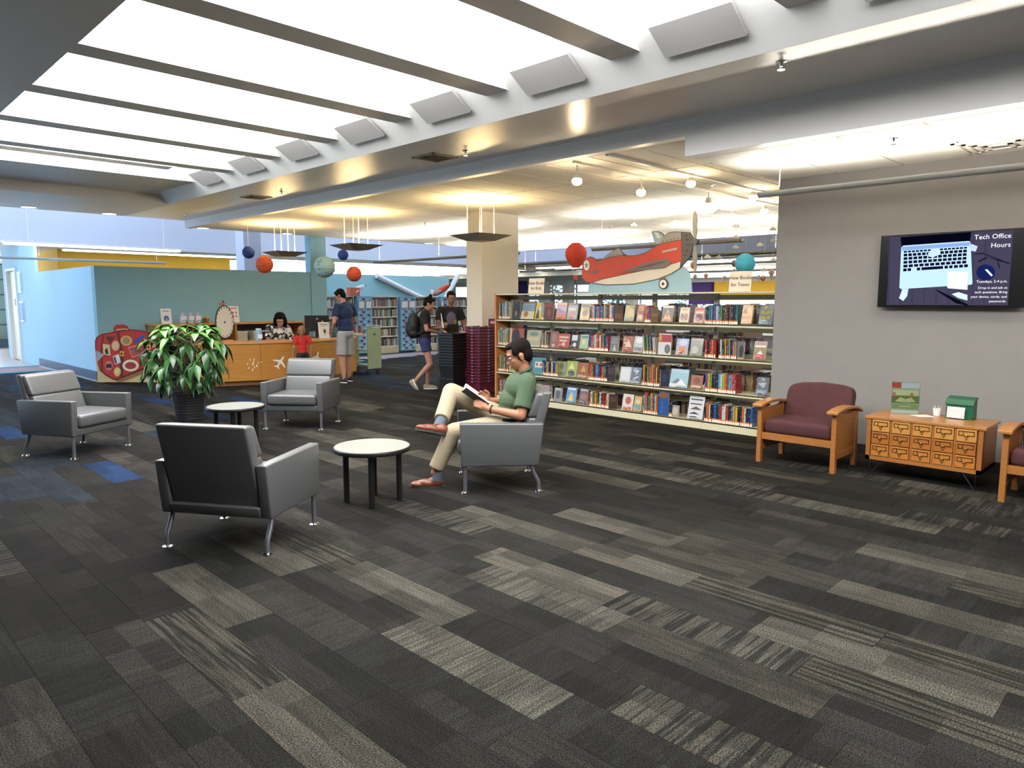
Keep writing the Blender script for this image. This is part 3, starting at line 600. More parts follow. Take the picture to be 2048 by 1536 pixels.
CNAME_={'cream':'e2dac2','white':'dcdcdc','grey':'8a8c8c','green':'4b7a3f','navy':'1f2a4f','blue':'2f5a9a','sky':'6fa3c8','red':'a82a2c','maroon':'6a2430','orange':'cf6a2c','yellow':'d9b63a','purple':'6a4a8a','black':'1c1b1e','brown':'6b452c','teal':'2f6f74','pink':'c48a90','lime':'8fb53f','tan':'b0925f'}
CNAME={a:'%02x%02x%02x'%tuple(int(int(c[i:i+2],16)*.86) for i in (0,2,4)) for a,c in CNAME_.items()}
nb=0
def yat(px,x=7.85,py=640): return fx(px,py,x).y
cnt={}
BM={}
def bookmesh(th,h,dp,col):
    k=(round(th,3),round(h,2),round(dp,2),col)
    if k in BM: return BM[k]
    t=th;a=B(0).box(0,.0025,-t/2,t/2,0,h).box(0,dp,-t/2,-t/2+.002,0,h).box(0,dp,t/2-.002,t/2,0,h).mesh('cover',cov(CNAME[col])); p=B(0).box(.0025,dp-.004,-t/2+.002,t/2-.002,.003,h-.003).mesh('page_block',PAG)
    s=B(0).box(-.0008,0,-t/2+.001,t/2-.001,.004,.034,0).box(-.0008,0,-t/2+.001,t/2-.001,.034,.048,1).mesh('spine_label',[STK,STO])
    BM[k]=(a,p,s); return BM[k]
def spine(y,si,th,h,dp,col,bay,lean=0,x=7.838):
    global nb
    key=(si,bay,col); cnt[key]=cnt.get(key,0)+1; nb+=1
    lab='%s spined book, %s %s one from the left, %s shelf, %s bay of the bookcase'%(col,ORD[cnt[key]-1],col,SHN[si],BAYN[bay])
    r=thing('book',lab,'book',(x+RND.uniform(0,.012),y,SH[si]),0,'books standing on the long bookcase'); r.rotation_euler=(lean,0,0)
    for me in bookmesh(th,h,dp,col): fin(me.name,me,r)
    # neighbours lean together
def bay_of(y): return max(0,min(4,int((YL-y)/BW)))
def run(si,p0,p1,cols,h=(.20,.24),lean=0,tk=(.018,.032),dp=.15):
    y=yat(p0,7.838,SHpy[si])-.006; ye=yat(p1,7.838,SHpy[si]); i=0
    while y-.02>ye:
        th=RND.uniform(*tk); th=round(th/.004)*.004
        hh=round(RND.uniform(*h)/.01)*.01; c=cols[i%len(cols)]; i+=1
        k=bay_of(y-th/2)
        yb=YL-BW*(k+1)
        if y-th<yb+.004: y=yb-.006; continue
        spine(y-th/2+(hh*math.sin(lean) if lean>0 else 0)*0,si,th,hh,dp,c,k,lean); y-=th+.0015+(0.004 if lean else 0)
SHpy={3:640,2:700,1:770,0:840}
run(3,997,1021,['white','grey','cream','sky','black','cream'],(.24,.28),tk=(.008,.014))
run(3,1082,1088,['teal','cream'],(.22,.25),tk=(.012,.016))
run(3,1178,1228,['navy','orange','cream','blue','purple','sky','red','navy','blue','yellow','tan','brown'])
run(3,1288,1303,['orange','red','purple','red'],(.20,.22)); 
run(3,1409,1477,['navy','black','teal','sky','blue','purple','cream','sky','green','black','brown','black','brown'],(.21,.24))
run(2,996,1018,['cream','green','grey','cream','green','tan'],(.22,.27),tk=(.008,.014))
run(2,1081,1097,['green','cream','red','grey'],(.2,.25),tk=(.01,.018))
run(2,1176,1217,['navy','blue','red','pink','cream','orange','red','white','red','green'])
run(2,1285,1314,['cream','green','black','lime','navy','grey','navy','white'],(.22,.25),lean=-.10,tk=(.014,.022))
run(2,1409,1433,['red','black','red','orange','red'],(.21,.23)); run(2,1436,1473,['black','cream','navy','yellow','brown','grey','black','pink','tan'],(.21,.24),lean=-.05,tk=(.018,.026))
run(1,996,1017,['black','yellow','green','purple','cream','lime'],(.22,.26),tk=(.008,.016))
run(1,1083,1116,['navy','white','black','blue','grey','yellow','black','maroon'],(.2,.22),tk=(.016,.024))
run(1,1176,1213,['red','orange','green','navy','red','sky','blue','navy'],(.2,.23))
run(1,1283,1320,['maroon','yellow','maroon','black','lime','brown','orange','red','tan','orange'],(.24,.28),tk=(.014,.022))
run(1,1409,1473,['purple','yellow','lime','black','navy','black','sky','cream','lime','orange','red','sky','pink','red','maroon'],(.21,.24))
run(0,996,1017,['grey','black','orange','cream','grey'],(.22,.26),tk=(.008,.016))
run(0,1097,1106,['black','cream'],(.2,.22),tk=(.012,.018))
run(0,1177,1217,['orange','cream','green','red','yellow','green','black','white','black','red','maroon'],(.2,.22))
run(0,1285,1314,['cream','orange','grey','red','teal','green','tan','orange','blue'],(.24,.28),tk=(.014,.02)); run(0,1336,1344,['black','navy','blue'],(.18,.2),tk=(.02,.024))
run(0,1407,1506,['black','orange','cream','black','navy','blue','black','brown','red','white','cream','red','black','teal','tan','yellow','black'],(.21,.24),tk=(.02,.032))
# face-out books on wire stands
WIRE=mat('white_wire','d8d8d0',.35,.3)
def pm(c):
    k='%02x%02x%02x'%tuple(int(int(c[i:i+2],16)*.88) for i in (0,2,4)); return mat('cprint_'+c,k,.35,coat=.3)
def face(si,p0,p1,hpx,base,shapes,label,stand=True,lean=.22,turn=0):
    """cover facing the room between two columns; shapes are flat prints (kind,u0,u1,v0,v1,colour) in 0..1"""
    py=SHpy[si]; x=7.845; ya=yat(p0,x,py); yb=yat(p1,x,py); w=min(abs(ya-yb)*.94,.30); ym=(ya+yb)/2; k=bay_of(ym)
    D=(Vector((x,ym,1))-C0).dot(Fv); h=hpx*D/CF
    t=thing('display_book',label+', facing out on the %s shelf, %s bay'%(SHN[si],BAYN[k]),'book',(x,ym,SH[si]),turn,'books shown face out on wire stands')
    th=.018; z0=.012 if stand else 0
    F=lambda u,v,d:(.0+ (v)*math.sin(lean)+d*math.cos(lean),-(u-.5)*w,z0+v*math.cos(lean)-d*math.sin(lean)+.004)
    obj(B(0).prism([(0,0),(1,0),(1,h),(0,h)],F,0,.002),'cover',pm(base),t); obj(B(0).prism([(0.01,.003),(.98,.003),(.98,h-.003),(0.01,h-.003)],F,.0022,th),'page_block',PAG,t)
    for i,(kd,u0,u1,v0,v1,c) in enumerate(shapes):
        e=-.0004*(i+1)
        if kd=='r': P=[(u0,v0*h),(u1,v0*h),(u1,v1*h),(u0,v1*h)]
        elif kd=='t': P=[(u0,v0*h),(u1,v0*h),((u0+u1)/2,v1*h)]
        else: P=[(a,b*h) for a,b in ngon((u0+u1)/2,(v0+v1)/2,(u1-u0)/2,14,(v1-v0)/2)]
        obj(B(0).prism(P,F,e,0),'cover_print',pm(c),t)
    if stand:
        r=.0028; q=w*.26
        L=[(-.012,-q*1.1,.006),(-.03,-q*1.1,.006),(-.034,-q,.045),(-.03,-q*.6,.058),(-.03,q*.6,.058),(-.034,q,.045),(-.03,q*1.1,.006),(-.012,q*1.1,.006),(.06,q*1.1,.006),(h*.30+.045,q*.9,h*.62),(h*.30+.045,-q*.9,h*.62),(.06,-q*1.1,.006)]
        obj(B(0).tube(L,r,6,closed=True),'wire_stand',WIRE,t)
    return t,F,h,w
face(3,1021,1040,36,'2a2620',[('r',.0,.1,0,1,'b08a2a'),('o',.25,.95,.1,.85,'12110f'),('o',.45,.65,.15,.45,'a8822a')],'large dark book with a gold figure',False,.1)
face(3,1040,1067,36,'c9c79c',[('r',0,1,.45,.85,'6f8ba0'),('o',.2,.55,.12,.45,'b0603a'),('r',0,1,.88,1,'8a5a3c')],'wide pale blue and yellow picture book',False,.25)
face(3,1068,1082,34,'d8c04a',[('t',.1,.7,.05,.8,'2a241e'),('o',.4,.9,.5,.8,'d8d0c0')],'bright yellow picture book with dark figure',False,.25)
face(3,1088,1106,33,'5a2a20',[('r',0,1,.78,.92,'a03226'),('o',.3,.7,.2,.65,'9a3a28')],'dark brown book with a red disc',False,.12)
face(3,1110,1131,34,'d2622c',[('r',.05,.95,.3,.8,'a38ab0'),('r',.05,.95,.85,.97,'e0b050')],'orange book with a lilac panel')
face(3,1132,1153,33,'8f9a98',[('r',0,1,.85,1,'7c4a48'),('o',.1,.9,.1,.5,'b06a62'),('r',.1,.8,.55,.7,'c9c9b4')],'grey blue book with a reddish picture')
face(3,1158,1178,33,'d6c27c',[('o',.2,.8,.2,.6,'8a6a4a'),('r',.1,.9,.78,.92,'8c97a8')],'pale yellow book with brown figures')
face(3,1229,1245,32,'5c3c2c',[('r',.1,.9,.2,.5,'7a5236')],'brown book turned sideways',False,.05,.5)
face(3,1247,1267,32,'a9a050',[('o',.3,.8,.3,.75,'d09a3c'),('r',0,1,0,.25,'6f7f50')],'olive green book with an orange figure')
face(3,1272,1286,34,'a0604a',[('r',.1,.9,.6,.9,'c88a5a'),('o',.2,.9,.05,.4,'d2b48a')],'reddish brown book with a round picture')
face(3,1302,1315,30,'6b5238',[('r',.1,.9,.4,.6,'8a6a48')],'dull brown book beside the red spines',False,.05,.4)
face(3,1321,1345,33,'3a2214',[('r',.03,.97,.85,.98,'e0d4b0'),('t',.1,.9,.05,.8,'d08a2a'),('o',.35,.65,.3,.6,'8a4a1a')],'dark book with a golden blaze')
face(3,1357,1377,30,'d9c49a',[('o',.1,.5,.1,.6,'7a3a2c'),('o',.5,.9,.1,.6,'8c4a3a'),('r',.2,.8,.8,.92,'c9a23a')],'cream book with two figures')
face(3,1386,1407,31,'d59a7c',[('o',.1,.9,.1,.55,'6a2a4a'),('r',.1,.9,.6,.72,'e9dcd0'),('r',.1,.9,.8,.93,'c8663a')],'salmon pink book with a purple picture')
t_,F_,h_,w_=face(3,1481,1503,38,'d89a4a',[('r',.05,.95,.25,.4,'c27a34'),('t',.05,.5,.55,.85,'8a5a30'),('r',.55,.85,.5,.9,'e6b86a')],'golden orange book with a dark bird')
t_,F_,h_,w_=face(3,1516,1544,39,'3f4650',[('o',.1,.4,.5,.9,'55606a'),('r',.0,1,.0,.12,'2f6a8a')],'dark grey book with large yellow title')
YT=mat('title_yellow','e6d23a',.5)
for i,s in enumerate(('MY','PLAIN','JANE')): text(s,.055,YT,lambda x,y,z,i=i:MW[t_.name]@Vector(F_(.5+x*.8/w_,h_*(.84-.26*i)+y,-.002)),t_,'cover_lettering',bold=.0015)
face(2,1018,1046,34,'a5402c',[('o',.15,.75,0,1,'15100f'),('r',.0,.12,0,1,'d8b48a')],'red book with a black silhouette',False,.1)
face(2,1050,1080,33,'a9aa90',[('o',.1,.9,.35,.6,'c9b592'),('o',.2,.8,.62,.9,'6f8480'),('r',0,1,0,.06,'ded8c0')],'square sea green picture book',False,.2)
face(2,1098,1114,33,'8c5c54',[('o',.2,.8,.35,.9,'a3766e'),('o',.3,.7,.05,.25,'cbb8a8')],'dusty pink book with a hooded figure',False,.15)
face(2,1113,1137,28,'b8402e',[('r',.1,.9,.7,.8,'e2d6c6'),('r',.15,.8,.45,.55,'e2d6c6'),('o',.4,.7,.1,.4,'e0c8b0')],'tomato red book with white lettering blocks')
face(2,1139,1157,28,'111111',[('r',.1,.75,.55,.95,'cfd3d6'),('o',.3,.7,.1,.4,'e0e0da')],'black and white book')
face(2,1158,1175,29,'a8bd94',[('r',.1,.9,.75,.9,'5e7d7a'),('o',.2,.7,.3,.65,'d6d2a0')],'pale green book')
face(2,1219,1236,31,'5e5a50',[('r',.1,.9,.5,.9,'777468'),('t',.3,.8,.05,.45,'b3a890')],'dull grey book with a pale figure',False,.12)
face(2,1243,1264,31,'9a4a34',[('r',.1,.6,.5,.6,'d8c2a4'),('t',.2,.9,.3,.8,'d8c2a4'),('r',.05,.95,.03,.2,'b03a2a')],'rust red book with a pale zigzag')
face(2,1265,1284,32,'b9babb',[('o',.2,.9,.55,.95,'dcdcdc'),('r',.1,.9,.1,.3,'6d7276')],'silver grey book with pale discs')
t_,F_,h_,w_=face(2,1315,1342,42,'dcd8d2',[('r',.0,1,.6,.95,'b03030'),('r',.05,.25,.65,.92,'d09a3a'),('o',.5,.95,.05,.5,'6a6a72')],'thick red and white guide book',False,.06)
face(2,1350,1375,33,'a9aed0',[('o',.2,.9,.55,.95,'c9cce4'),('r',.2,.8,.05,.5,'d88a3c'),('r',.35,.65,.08,.25,'7a2a1c')],'lavender book with an orange panel')
face(2,1378,1404,35,'8a9188',[('r',.3,.85,.78,.85,'b0583c'),('o',.1,.7,.15,.55,'b6b6a0')],'grey green book with a pale bird')
face(2,1474,1488,36,'6e7076',[('o',.2,.9,.1,.8,'2a3038'),('r',0,1,0,.1,'c89a6a')],'slate grey book with an oval picture',False,.1)
face(2,1505,1532,37,'8a7a40',[('r',.1,.9,.82,.97,'a03040'),('r',.1,.9,.68,.76,'e0d8c8'),('r',.1,.85,.05,.28,'c83a4a'),('t',.3,.75,.28,.5,'e6dccb')],'olive and red book with a little house')
face(1,1017,1030,32,'c2b46a',[('r',.2,.9,.1,.5,'8a7a3a')],'mustard yellow picture book',False,.1)
face(1,1060,1088,34,'4a8c98',[('r',.25,.85,.4,.75,'d6d4c4'),('o',.32,.48,.48,.68,'b04a2c'),('o',.62,.78,.48,.68,'b04a2c')],'teal picture book with two red dots',False,.2)
face(1,1113,1131,31,'7c8038',[('o',.2,.8,.5,.9,'5a5e2a'),('r',.1,.9,.1,.3,'55602e')],'olive picture book',False,.1)
face(1,1129,1152,32,'9fb04a',[('t',.2,.8,.5,.9,'dcd89a'),('o',.2,.85,.05,.4,'4a4a6a')],'lime green book')
face(1,1152,1174,31,'9a5230',[('t',.3,.8,.4,.85,'c9a03a'),('r',.1,.9,.03,.15,'c8b090')],'chestnut brown book with a yellow mark')
face(1,1215,1229,30,'3a3236',[('r',.1,.9,.5,.9,'52444c')],'very dark plum book',False,.08,.3)
face(1,1237,1260,31,'c4c9cc',[('r',.12,.88,.12,.88,'d8dcde')],'plain silver white book')
t_,F_,h_,w_=face(1,1260,1280,32,'5a6a7c',[('o',.1,.6,.7,.95,'8fa2b4'),('r',.1,.9,.02,.1,'c9d2da')],'blue grey book with a white zigzag')
for P in ([(.3,.75),(.8,.82),(.5,.55),(.4,.55),(.62,.74),(.3,.68)],[(.25,.3),(.75,.45),(.8,.4),(.32,.24)]): obj(B(0).prism([(a,b_*h_) for a,b_ in P],F_,-.002,-.001),'cover_print',pm('e4e8ea'),t_)
face(1,1320,1337,34,'232c48',[('o',.2,.8,.3,.8,'34406a'),('r',0,.1,0,1,'b0803a')],'navy book leaning by the tall spines',False,.05,.5)
face(1,1337,1375,37,'9fc4d0',[('r',.05,.95,.8,.95,'b8ccd8'),('t',.1,.75,.2,.5,'707c84'),('t',.3,.95,.1,.45,'e8eef0'),('r',.0,.4,.0,.2,'e2ecee')],'wide ice blue picture book with grey wedge')
face(1,1379,1404,28,'9c5a34',[('o',.25,.8,.35,.85,'7a4226'),('r',.1,.9,.1,.25,'d0c0a0')],'copper brown book, lower than its neighbours')
t_,F_,h_,w_=face(1,1510,1536,37,'566070',[('o',.35,.75,.42,.72,'a9b0b8'),('r',.05,.9,.1,.3,'8794a2')],'blue grey book with large white title')
for i,s in enumerate(("I'M",'NOT')): text(s,.052,mat('title_white','ecebe4',.5),lambda x,y,z,i=i:MW[t_.name]@Vector(F_(.5+x*.8/w_,h_*(.84-.24*i)+y,-.003)),t_,'cover_lettering',bold=.0015)
face(0,1075,1095,30,'b28aa0',[('r',.1,.9,.4,.6,'d4b4c4')],'mauve picture book',False,.3)
face(0,1106,1122,28,'8f8f8c',[('o',.2,.8,.2,.8,'5a5a5c'),('r',.1,.9,.85,.95,'cacac4')],'grey book with a dark face',False,.15)
face(0,1130,1150,31,'5f9ccc',[('t',.2,.8,.1,.75,'e0c24a'),('r',.1,.9,.82,.95,'dce4e8')],'sky blue book with a yellow shape')
face(0,1156,1173,31,'7a6068',[('o',.1,.9,.3,.7,'9a7a5a'),('r',.1,.9,.85,.98,'a8c0c4')],'mauve brown book')
face(0,1218,1233,29,'43302a',[('r',.1,.9,.5,.8,'5c4034')],'dark chocolate book',False,.08,.3)
face(0,1242,1264,32,'d8d6c8',[('o',.25,.8,.35,.85,'b8553c'),('r',.1,.9,.02,.2,'c8603c')],'white book with a red dancer')
face(0,1265,1281,30,'cfa860',[('r',.1,.9,.1,.45,'6a9a96'),('o',.2,.8,.5,.8,'d8cfa8')],'amber book with a teal lower half')
face(0,1315,1336,48,'24539a',[('o',.0,1,.72,1,'8a5a3c'),('r',.3,.45,.1,.6,'3f6ab0')],'tall blue book with a brown round top',False,.05)
face(0,1341,1357,24,'a89a84',[('o',.15,.85,.15,.85,'c9bda4')],'small square tan book',False,.1)
face(0,1373,1405,46,'dcdcdc',[('r',.1,.9,.82,.88,'3c3c3c'),('r',.1,.85,.62,.68,'55585a'),('t',.1,.9,.4,.55,'6b4a2c'),('t',.05,.8,.2,.3,'2c2c2c'),('r',.1,.6,.05,.1,'44484a')],'tall white book with dark slashes')
# books on the far face, seen through the gaps
b=B(); r2=random.Random(5); PALB=[cov(CNAME[c]) for c in ('brown','black','maroon','navy','tan','grey')]
for si in range(4):
    for k in range(5):
        y=YL-BW*k-.05; ye=y-BW*.62*(1 if (k+si)%2 else .75)
        while y>ye:
            th=r2.uniform(.018,.035); h=r2.uniform(.2,.25); b.box(8.20,8.40,y-th,y-.001,SH[si],SH[si]+h,r2.randrange(6)); y-=th
obj(b,'shelved_books',PALB,label='dark rows of books on the far face of the long bookcase',cat='books',kind='stuff')
# ---- signs and the aeroplane on top
def tent(px0,px1,pyb,pyt,lines,label):
    a=fx(px0,pyb,8.1); c=fx(px1,pyb,8.1); top=fx(px0,pyt,8.1).z; y0,y1=a.y,c.y; z=TOPZ
    t=thing('table_sign',label,'sign',(8.1,(y0+y1)/2,z),0,'paper signs standing on the bookcase'); 
    obj(B().hexa([(8.09,y1,z),(8.094,y1,z),(8.094,y0,z),(8.09,y0,z),(8.115,y1,top),(8.119,y1,top),(8.119,y0,top),(8.115,y0,top)]),'sign_sheet',mat('sign_cream','ded5c4',.7),t)
    obj(B().box(8.04,8.13,y1-.02,y0+.02,z,z+.006),'sign_foot',glassmat('clear_acrylic'),t)
    for i,s in enumerate(lines): text(s,(y0-y1)*.215,mat('ink','2c2620',.7),lambda x,y,z_,i=i:Vector((8.0885+.025*(.68-.33*i)+.025*y/(top-z)-z_,(y0+y1)/2-x*1.0,z+(top-z)*(.68-.33*i)+y)),t)
tent(1458,1502,580,543,('New Books','for Teens'),'cream paper sign reading New Books for Teens on the bookcase')
tent(1057,1088,583,557,('New Books','for Kids'),'cream paper sign reading New Books for Kids on the bookcase')
AX=8.10
def AP(x,y): p=fx(1100+x/4.452,400+y/4.452,AX); return (p.y,p.z)
t=thing('airplane_cutout','large painted red propeller airplane cutout standing on the bookcase','decoration',(AX,5.8,TOPZ))
def ap(nm,pts,c,d0,d1,par=None,label=None): return obj(B().prism([AP(*q) for q in pts],lambda u,v,d:(d,u,v),AX-d0,AX-d1),nm,mat('painted_'+c,c,.6,noise=.04,nscale=5),par or t,label=label)
arc=[(335,838)]+[(345,760),(400,700),(520,650),(700,600),(900,580),(1080,570),(1190,588),(1235,635),(1258,710),(1266,838)]
ap('stand_board',[(x,min(y,838)) for x,y in arc],'8fb0bd',-.012,0,label='pale blue backing board')
full=[(288,580),(300,540),(330,512),(360,503),(392,512),(425,543),(470,528),(500,497),(560,455),(600,425),(625,428),(650,468),(690,494),(760,492),(850,468),(910,433),(945,402),(925,360),(903,280),(960,276),(1002,292),(1020,314),(1060,288),(1110,282),(1170,283),(1252,288),(1272,320),(1292,350),(1288,420),(1252,512),(1192,580),(1160,612),(1080,662),(950,712),(750,752),(500,760),(370,742),(318,727),(284,690)]
body=ap('fuselage_outline',full,'4c4a44',0,.006)
ap('fuselage',[(292,582),(303,547),(332,518),(360,509),(388,517),(424,550),(470,534),(540,513),(640,495),(690,503),(760,500),(850,475),(912,440),(955,406),(1000,390),(1172,357),(1174,543),(1050,578),(700,652),(470,702),(372,735),(322,722),(290,688)],'b8432b',.006,.009,label='red painted fuselage')
ap('belly',[(385,737),(470,708),(700,658),(1050,584),(1166,550),(1156,606),(1078,655),(948,705),(750,745),(500,752)],'cfc6b2',.006,.009)
ap('tail_hump',[(476,528),(503,502),(562,461),(602,431),(622,433),(646,472),(655,486),(540,507)],'9a958c',.006,.010)
ap('nose_cowling',[(958,400),(988,352),(1022,318),(1062,294),(1110,288),(1168,289),(1170,351),(1000,384)],'8f8a83',.006,.010)
ap('windscreen',[(908,284),(958,282),(998,298),(1014,318),(980,378),(948,396),(930,360)],'8fa5ad',.006,.011); ap('windscreen_glint',[(930,290),(965,292),(992,340),(960,340)],'c9ccc6',.011,.013)
ap('engine',[(1178,293),(1248,295),(1266,324),(1284,352),(1280,418),(1246,508),(1188,574),(1172,590),(1182,545)],'55534f',.006,.014)
for i,(x,y) in enumerate(((1215,318),(1228,355),(1232,398),(1225,452),(1212,495))): ap('engine_vent',ngon(x,y,16,10,6),'35332f',.014,.016)
ap('wing',[(640,645),(850,562),(1010,527),(1060,530),(1080,550),(1072,580),(1020,607),(850,624)],'6e655c',.009,.02); ap('wing_shade',[(760,615),(900,570),(1020,545),(1040,552),(900,592)],'544d47',.02,.022)
ap('tail_plane',[(328,657),(420,625),(437,637),(425,652)],'6e655c',.009,.016); ap('exhaust_stripe',[(1000,455),(1132,424),(1136,442),(1003,472)],'a89e95',.009,.013)
ap('roundel',ngon(330,582,25,20,45),'e4dfd2',.009,.013)
st=[]
for i in range(10): a=PI/2+i*PI/5; r=(19 if i%2==0 else 9); st.append((330+r*math.cos(a),582-r*1.7*math.sin(a)))
ap('star',st,'6e908c',.013,.015)
for x,y in ((525,503),(550,496),(575,490),(600,484),(1012,368),(1045,360),(1078,353),(1110,346),(1142,338)): ap('rivet',ngon(x,y,5,8),'4a463f',.010,.012)
ap('wheel_strut',[(960,700),(1030,680),(1020,720),(990,722)],'6e655c',0,.008); w_=ap('wheel',ngon(1015,747,41,24,48),'3a3935',.008,.02); ap('hub_cap',ngon(1015,747,31,24,37),'dedad0',.02,.023,w_); ap('axle',ngon(1015,747,12,10,15),'4a4742',.023,.027,w_)
pr_=ap('propeller',[(1300,352),(1288,300),(1284,200),(1292,130),(1305,100),(1318,130),(1326,200),(1320,300),(1314,352),(1322,420),(1324,520),(1318,610),(1305,655),(1294,610),(1286,520),(1292,420)],'8b8a85',.03,.045)
ap('propeller_shaft',[(1270,340),(1335,350),(1335,395),(1270,402)],'4a4845',.012,.03); ap('spinner',ngon(1313,370,24,16,28),'5a5854',.045,.07)
# ================================================================ DESK AREA
DESKW=mat('amber_wood_veneer','b07a34',.4,noise=.10,nscale=4,stretch=(1,1,9),coat=.1); DESKT=mat('desk_top_wood','c58b4a',.4,noise=.08,nscale=6)
K=[Vector((5.15,13.25)),Vector((5.6,12.98)),Vector((6.14,12.80)),Vector((6.87,12.65)),Vector((7.6,12.72)),Vector((8.31,13.02)),Vector((8.55,13.5))]
dk=thing('reception_desk','curved amber wood children\'s desk with white airplane stickers, facing the armchairs','desk',(6.9,13.2,0))
def off(P,d):
    o=[]
    for i,p in enumerate(P):
        a=P[max(i-1,0)]; c=P[min(i+1,len(P)-1)]; t=(c-a).normalized(); o.append(p+Vector((t.y,-t.x))*d)
    return o
F1=off(K,.08); B1=off(K,-.05)
def wall_strip(P,Q,z0,z1,nm,m,par,**k): return obj(B().prism([(p.x,p.y) for p in P]+[(p.x,p.y) for p in reversed(Q)],lambda u,v,d:(u,v,d),z0,z1),nm,m,par,**k)
wall_strip(off(K,.0),off(K,-.03),0,.09,'kick_board',mat('kick_brown','8a5a35',.5),dk)
for i in range(len(K)-1): 
    a,c=F1[i],F1[i+1]; e=(c-a).normalized()*.003; n=Vector((-e.y,e.x)).normalized()*.025
    wall_strip([a+e,c-e],[a+e+n,c-e+n],.09,.775,'front_panel',DESKW,dk)
wall_strip(off(K,.10),off(K,-.62)[:],.775,.81,'desk_top',DESKT,dk,bevel=.004)
wall_strip(off(K,.0)[:1]+[off(K,-.6)[0]],[off(K,-.03)[0]+Vector((.03,.02)),off(K,-.6)[0]+Vector((.03,.02))],0,.775,'side_panel',DESKW,dk)
wall_strip(off(K,.0)[-1:]+[off(K,-.5)[-1]],[K[-1]+Vector((-.03,.02)),off(K,-.5)[-1]+Vector((-.03,.03))],0,.775,'side_panel',DESKW,dk)
# stickers: airplanes & dashes on the front
STW=mat('white_sticker','e6e2d8',.6)
def fpt(i,s,z,d=.002):
    a,c=F1[i],F1[i+1]; e=(c-a).normalized(); n=Vector((e.y,-e.x)); p=a+e*s+n*d; return Vector((p.x,p.y,z))
def plane_sticker(i,s,z,sc,ang):
    pts=[(0,.5),(.06,.35),(.07,.12),(.5,-.12),(.5,-.2),(.07,-.08),(.05,-.32),(.2,-.44),(.2,-.5),(0,-.45)]; pts+= [(-x,y) for x,y in reversed(pts[1:-1])]
    R=lambda x,y:(x*math.cos(ang)-y*math.sin(ang),x*math.sin(ang)+y*math.cos(ang))
    obj(B().prism([R(x*sc,y*sc) for x,y in pts],lambda u,v,d:fpt(i,s+u,z+v,d),.001,.003),'airplane_sticker',STW,dk)
plane_sticker(2,.36,.42,.27,-.6); plane_sticker(3,.36,.46,.27,-.3); plane_sticker(5,.20,.42,.25,2.4)
b=B(); r2=random.Random(3)
for i in range(16):
    u=r2.gauss(0,.07); v=r2.gauss(0,.06); b.prism([(u-.006,v-.02),(u+.006,v-.016),(u+.006,v+.02),(u-.006,v+.016)],lambda a,c,d:fpt(1,.46+a,.42+c,d),.001,.003)
obj(b,'dash_stickers',STW,dk,kind='stuff')
# hutch behind the desk
h=thing('back_counter','low open wooden shelf unit against the teal wall behind the desk','shelf',(6.55,14.95,0))
obj(B().box(4.95,8.12,14.6,15.28,1.085,1.12),'counter_top',DESKT,h); 
for x in (4.97,6.5,8.06): obj(B().box(x,x+.04,14.62,15.28,0,1.085),'divider',DESKW,h)
obj(B().box(4.97,8.1,15.24,15.27,.05,1.085),'back_panel',mat('dark_recess_wood','4b4f50',.6),h); obj(B().box(4.97,8.1,14.64,15.26,.68,.71),'shelf',DESKW,h)
def boxy(name,x0,x1,y0,y1,z0,z1,c,label,cat,lid=None,rough=.6):
    t=thing(name,label,cat,((x0+x1)/2,(y0+y1)/2,z0)); obj(B().box(x0,x1,y0,y1,z0,z1),'box_body',mat('plain_'+c,c,rough),t,bevel=.004)
    if lid: obj(B().box(x0-.008,x1+.008,y0-.008,y1+.008,z1-.03,z1+.004),'lid',mat('plain_'+lid,lid,rough),t,bevel=.003)
    return t
boxy('storage_box',6.58,6.80,14.7,15.1,.71,.93,'c6c3ac','cream storage box in the shelf behind the desk, nearer the spinner wheel','box','d8d5c0')
boxy('storage_box',6.93,7.30,14.7,15.1,.71,.93,'bfbda6','wide cream storage box in the shelf behind the woman','box','d8d5c0')
zt=1.12
def stand(x,y,z,w,hh,c,label,art,rz=0):
    t=thing('counter_sign',label,'sign',(x,y,z),rz); F=lambda u,v,d:(u,-.02+v*.12+d,v)
    obj(B(0).prism([(-w/2,0),(w/2,0),(w/2,hh),(-w/2,hh)],F,0,.003),'sign_sheet',mat('sheet_'+c,c,.6),t); obj(B(0).box(-w/2,w/2,-.03,.09,0,.004),'sign_foot',ACR,t)
    for P,cc,nm in art: obj(B(0).prism([(a*w,b_*hh) for a,b_ in P],F,-.0015,0),nm,mat('print_'+cc,cc,.6),t)
    return t
bx=lambda u0,u1,v0,v1:[(u0,v0),(u1,v0),(u1,v1),(u0,v1)]
p=fy(331,643,14.9)
stand(p.x,14.85,zt,.20,.30,'dfe0e2','white sign with a small blue figure on the back counter, left end',[(ngon(0,.35,.25,14,.2),'4a6aa8','blue_figure'),(bx(-.08,.08,.16,.4),'dfe0e2','figure_gap'),(bx(-.3,.3,.82,.86),'4a4a52','text_line')])
p=fy(465,641,14.9)
stand(p.x,14.85,zt,.25,.34,'e6e2de','white sign with rows of red pictures beside the prize wheel',[(bx(-.35,.35,.85,.89),'8a3a34','text_line')]+[(ngon(-.3+.28*(i%3),.6-.22*(i//3),.07,10,.06),'a8483e','red_picture') for i in range(6)])
for i,px in enumerate((366,381,395)):
    p=fy(px,640,14.9); t=thing('treat_bag','clear lilac treat bag on the back counter, %s from the left'%ORD[i],'bag',(p.x,14.9,zt),0,'clear bags on the back counter')
    obj(B(0).lathe([(.055,0),(.065,.03),(.062,.12),(.035,.17),(.05,.22)],n=10),'bag',mat('clear_lilac_plastic','b9bccf',.2),t,True); obj(B(0).box(-.05,.05,-.07,-.066,.07,.15),'tag',mat('paper_e2e0e0','e2e0e0',.7),t)
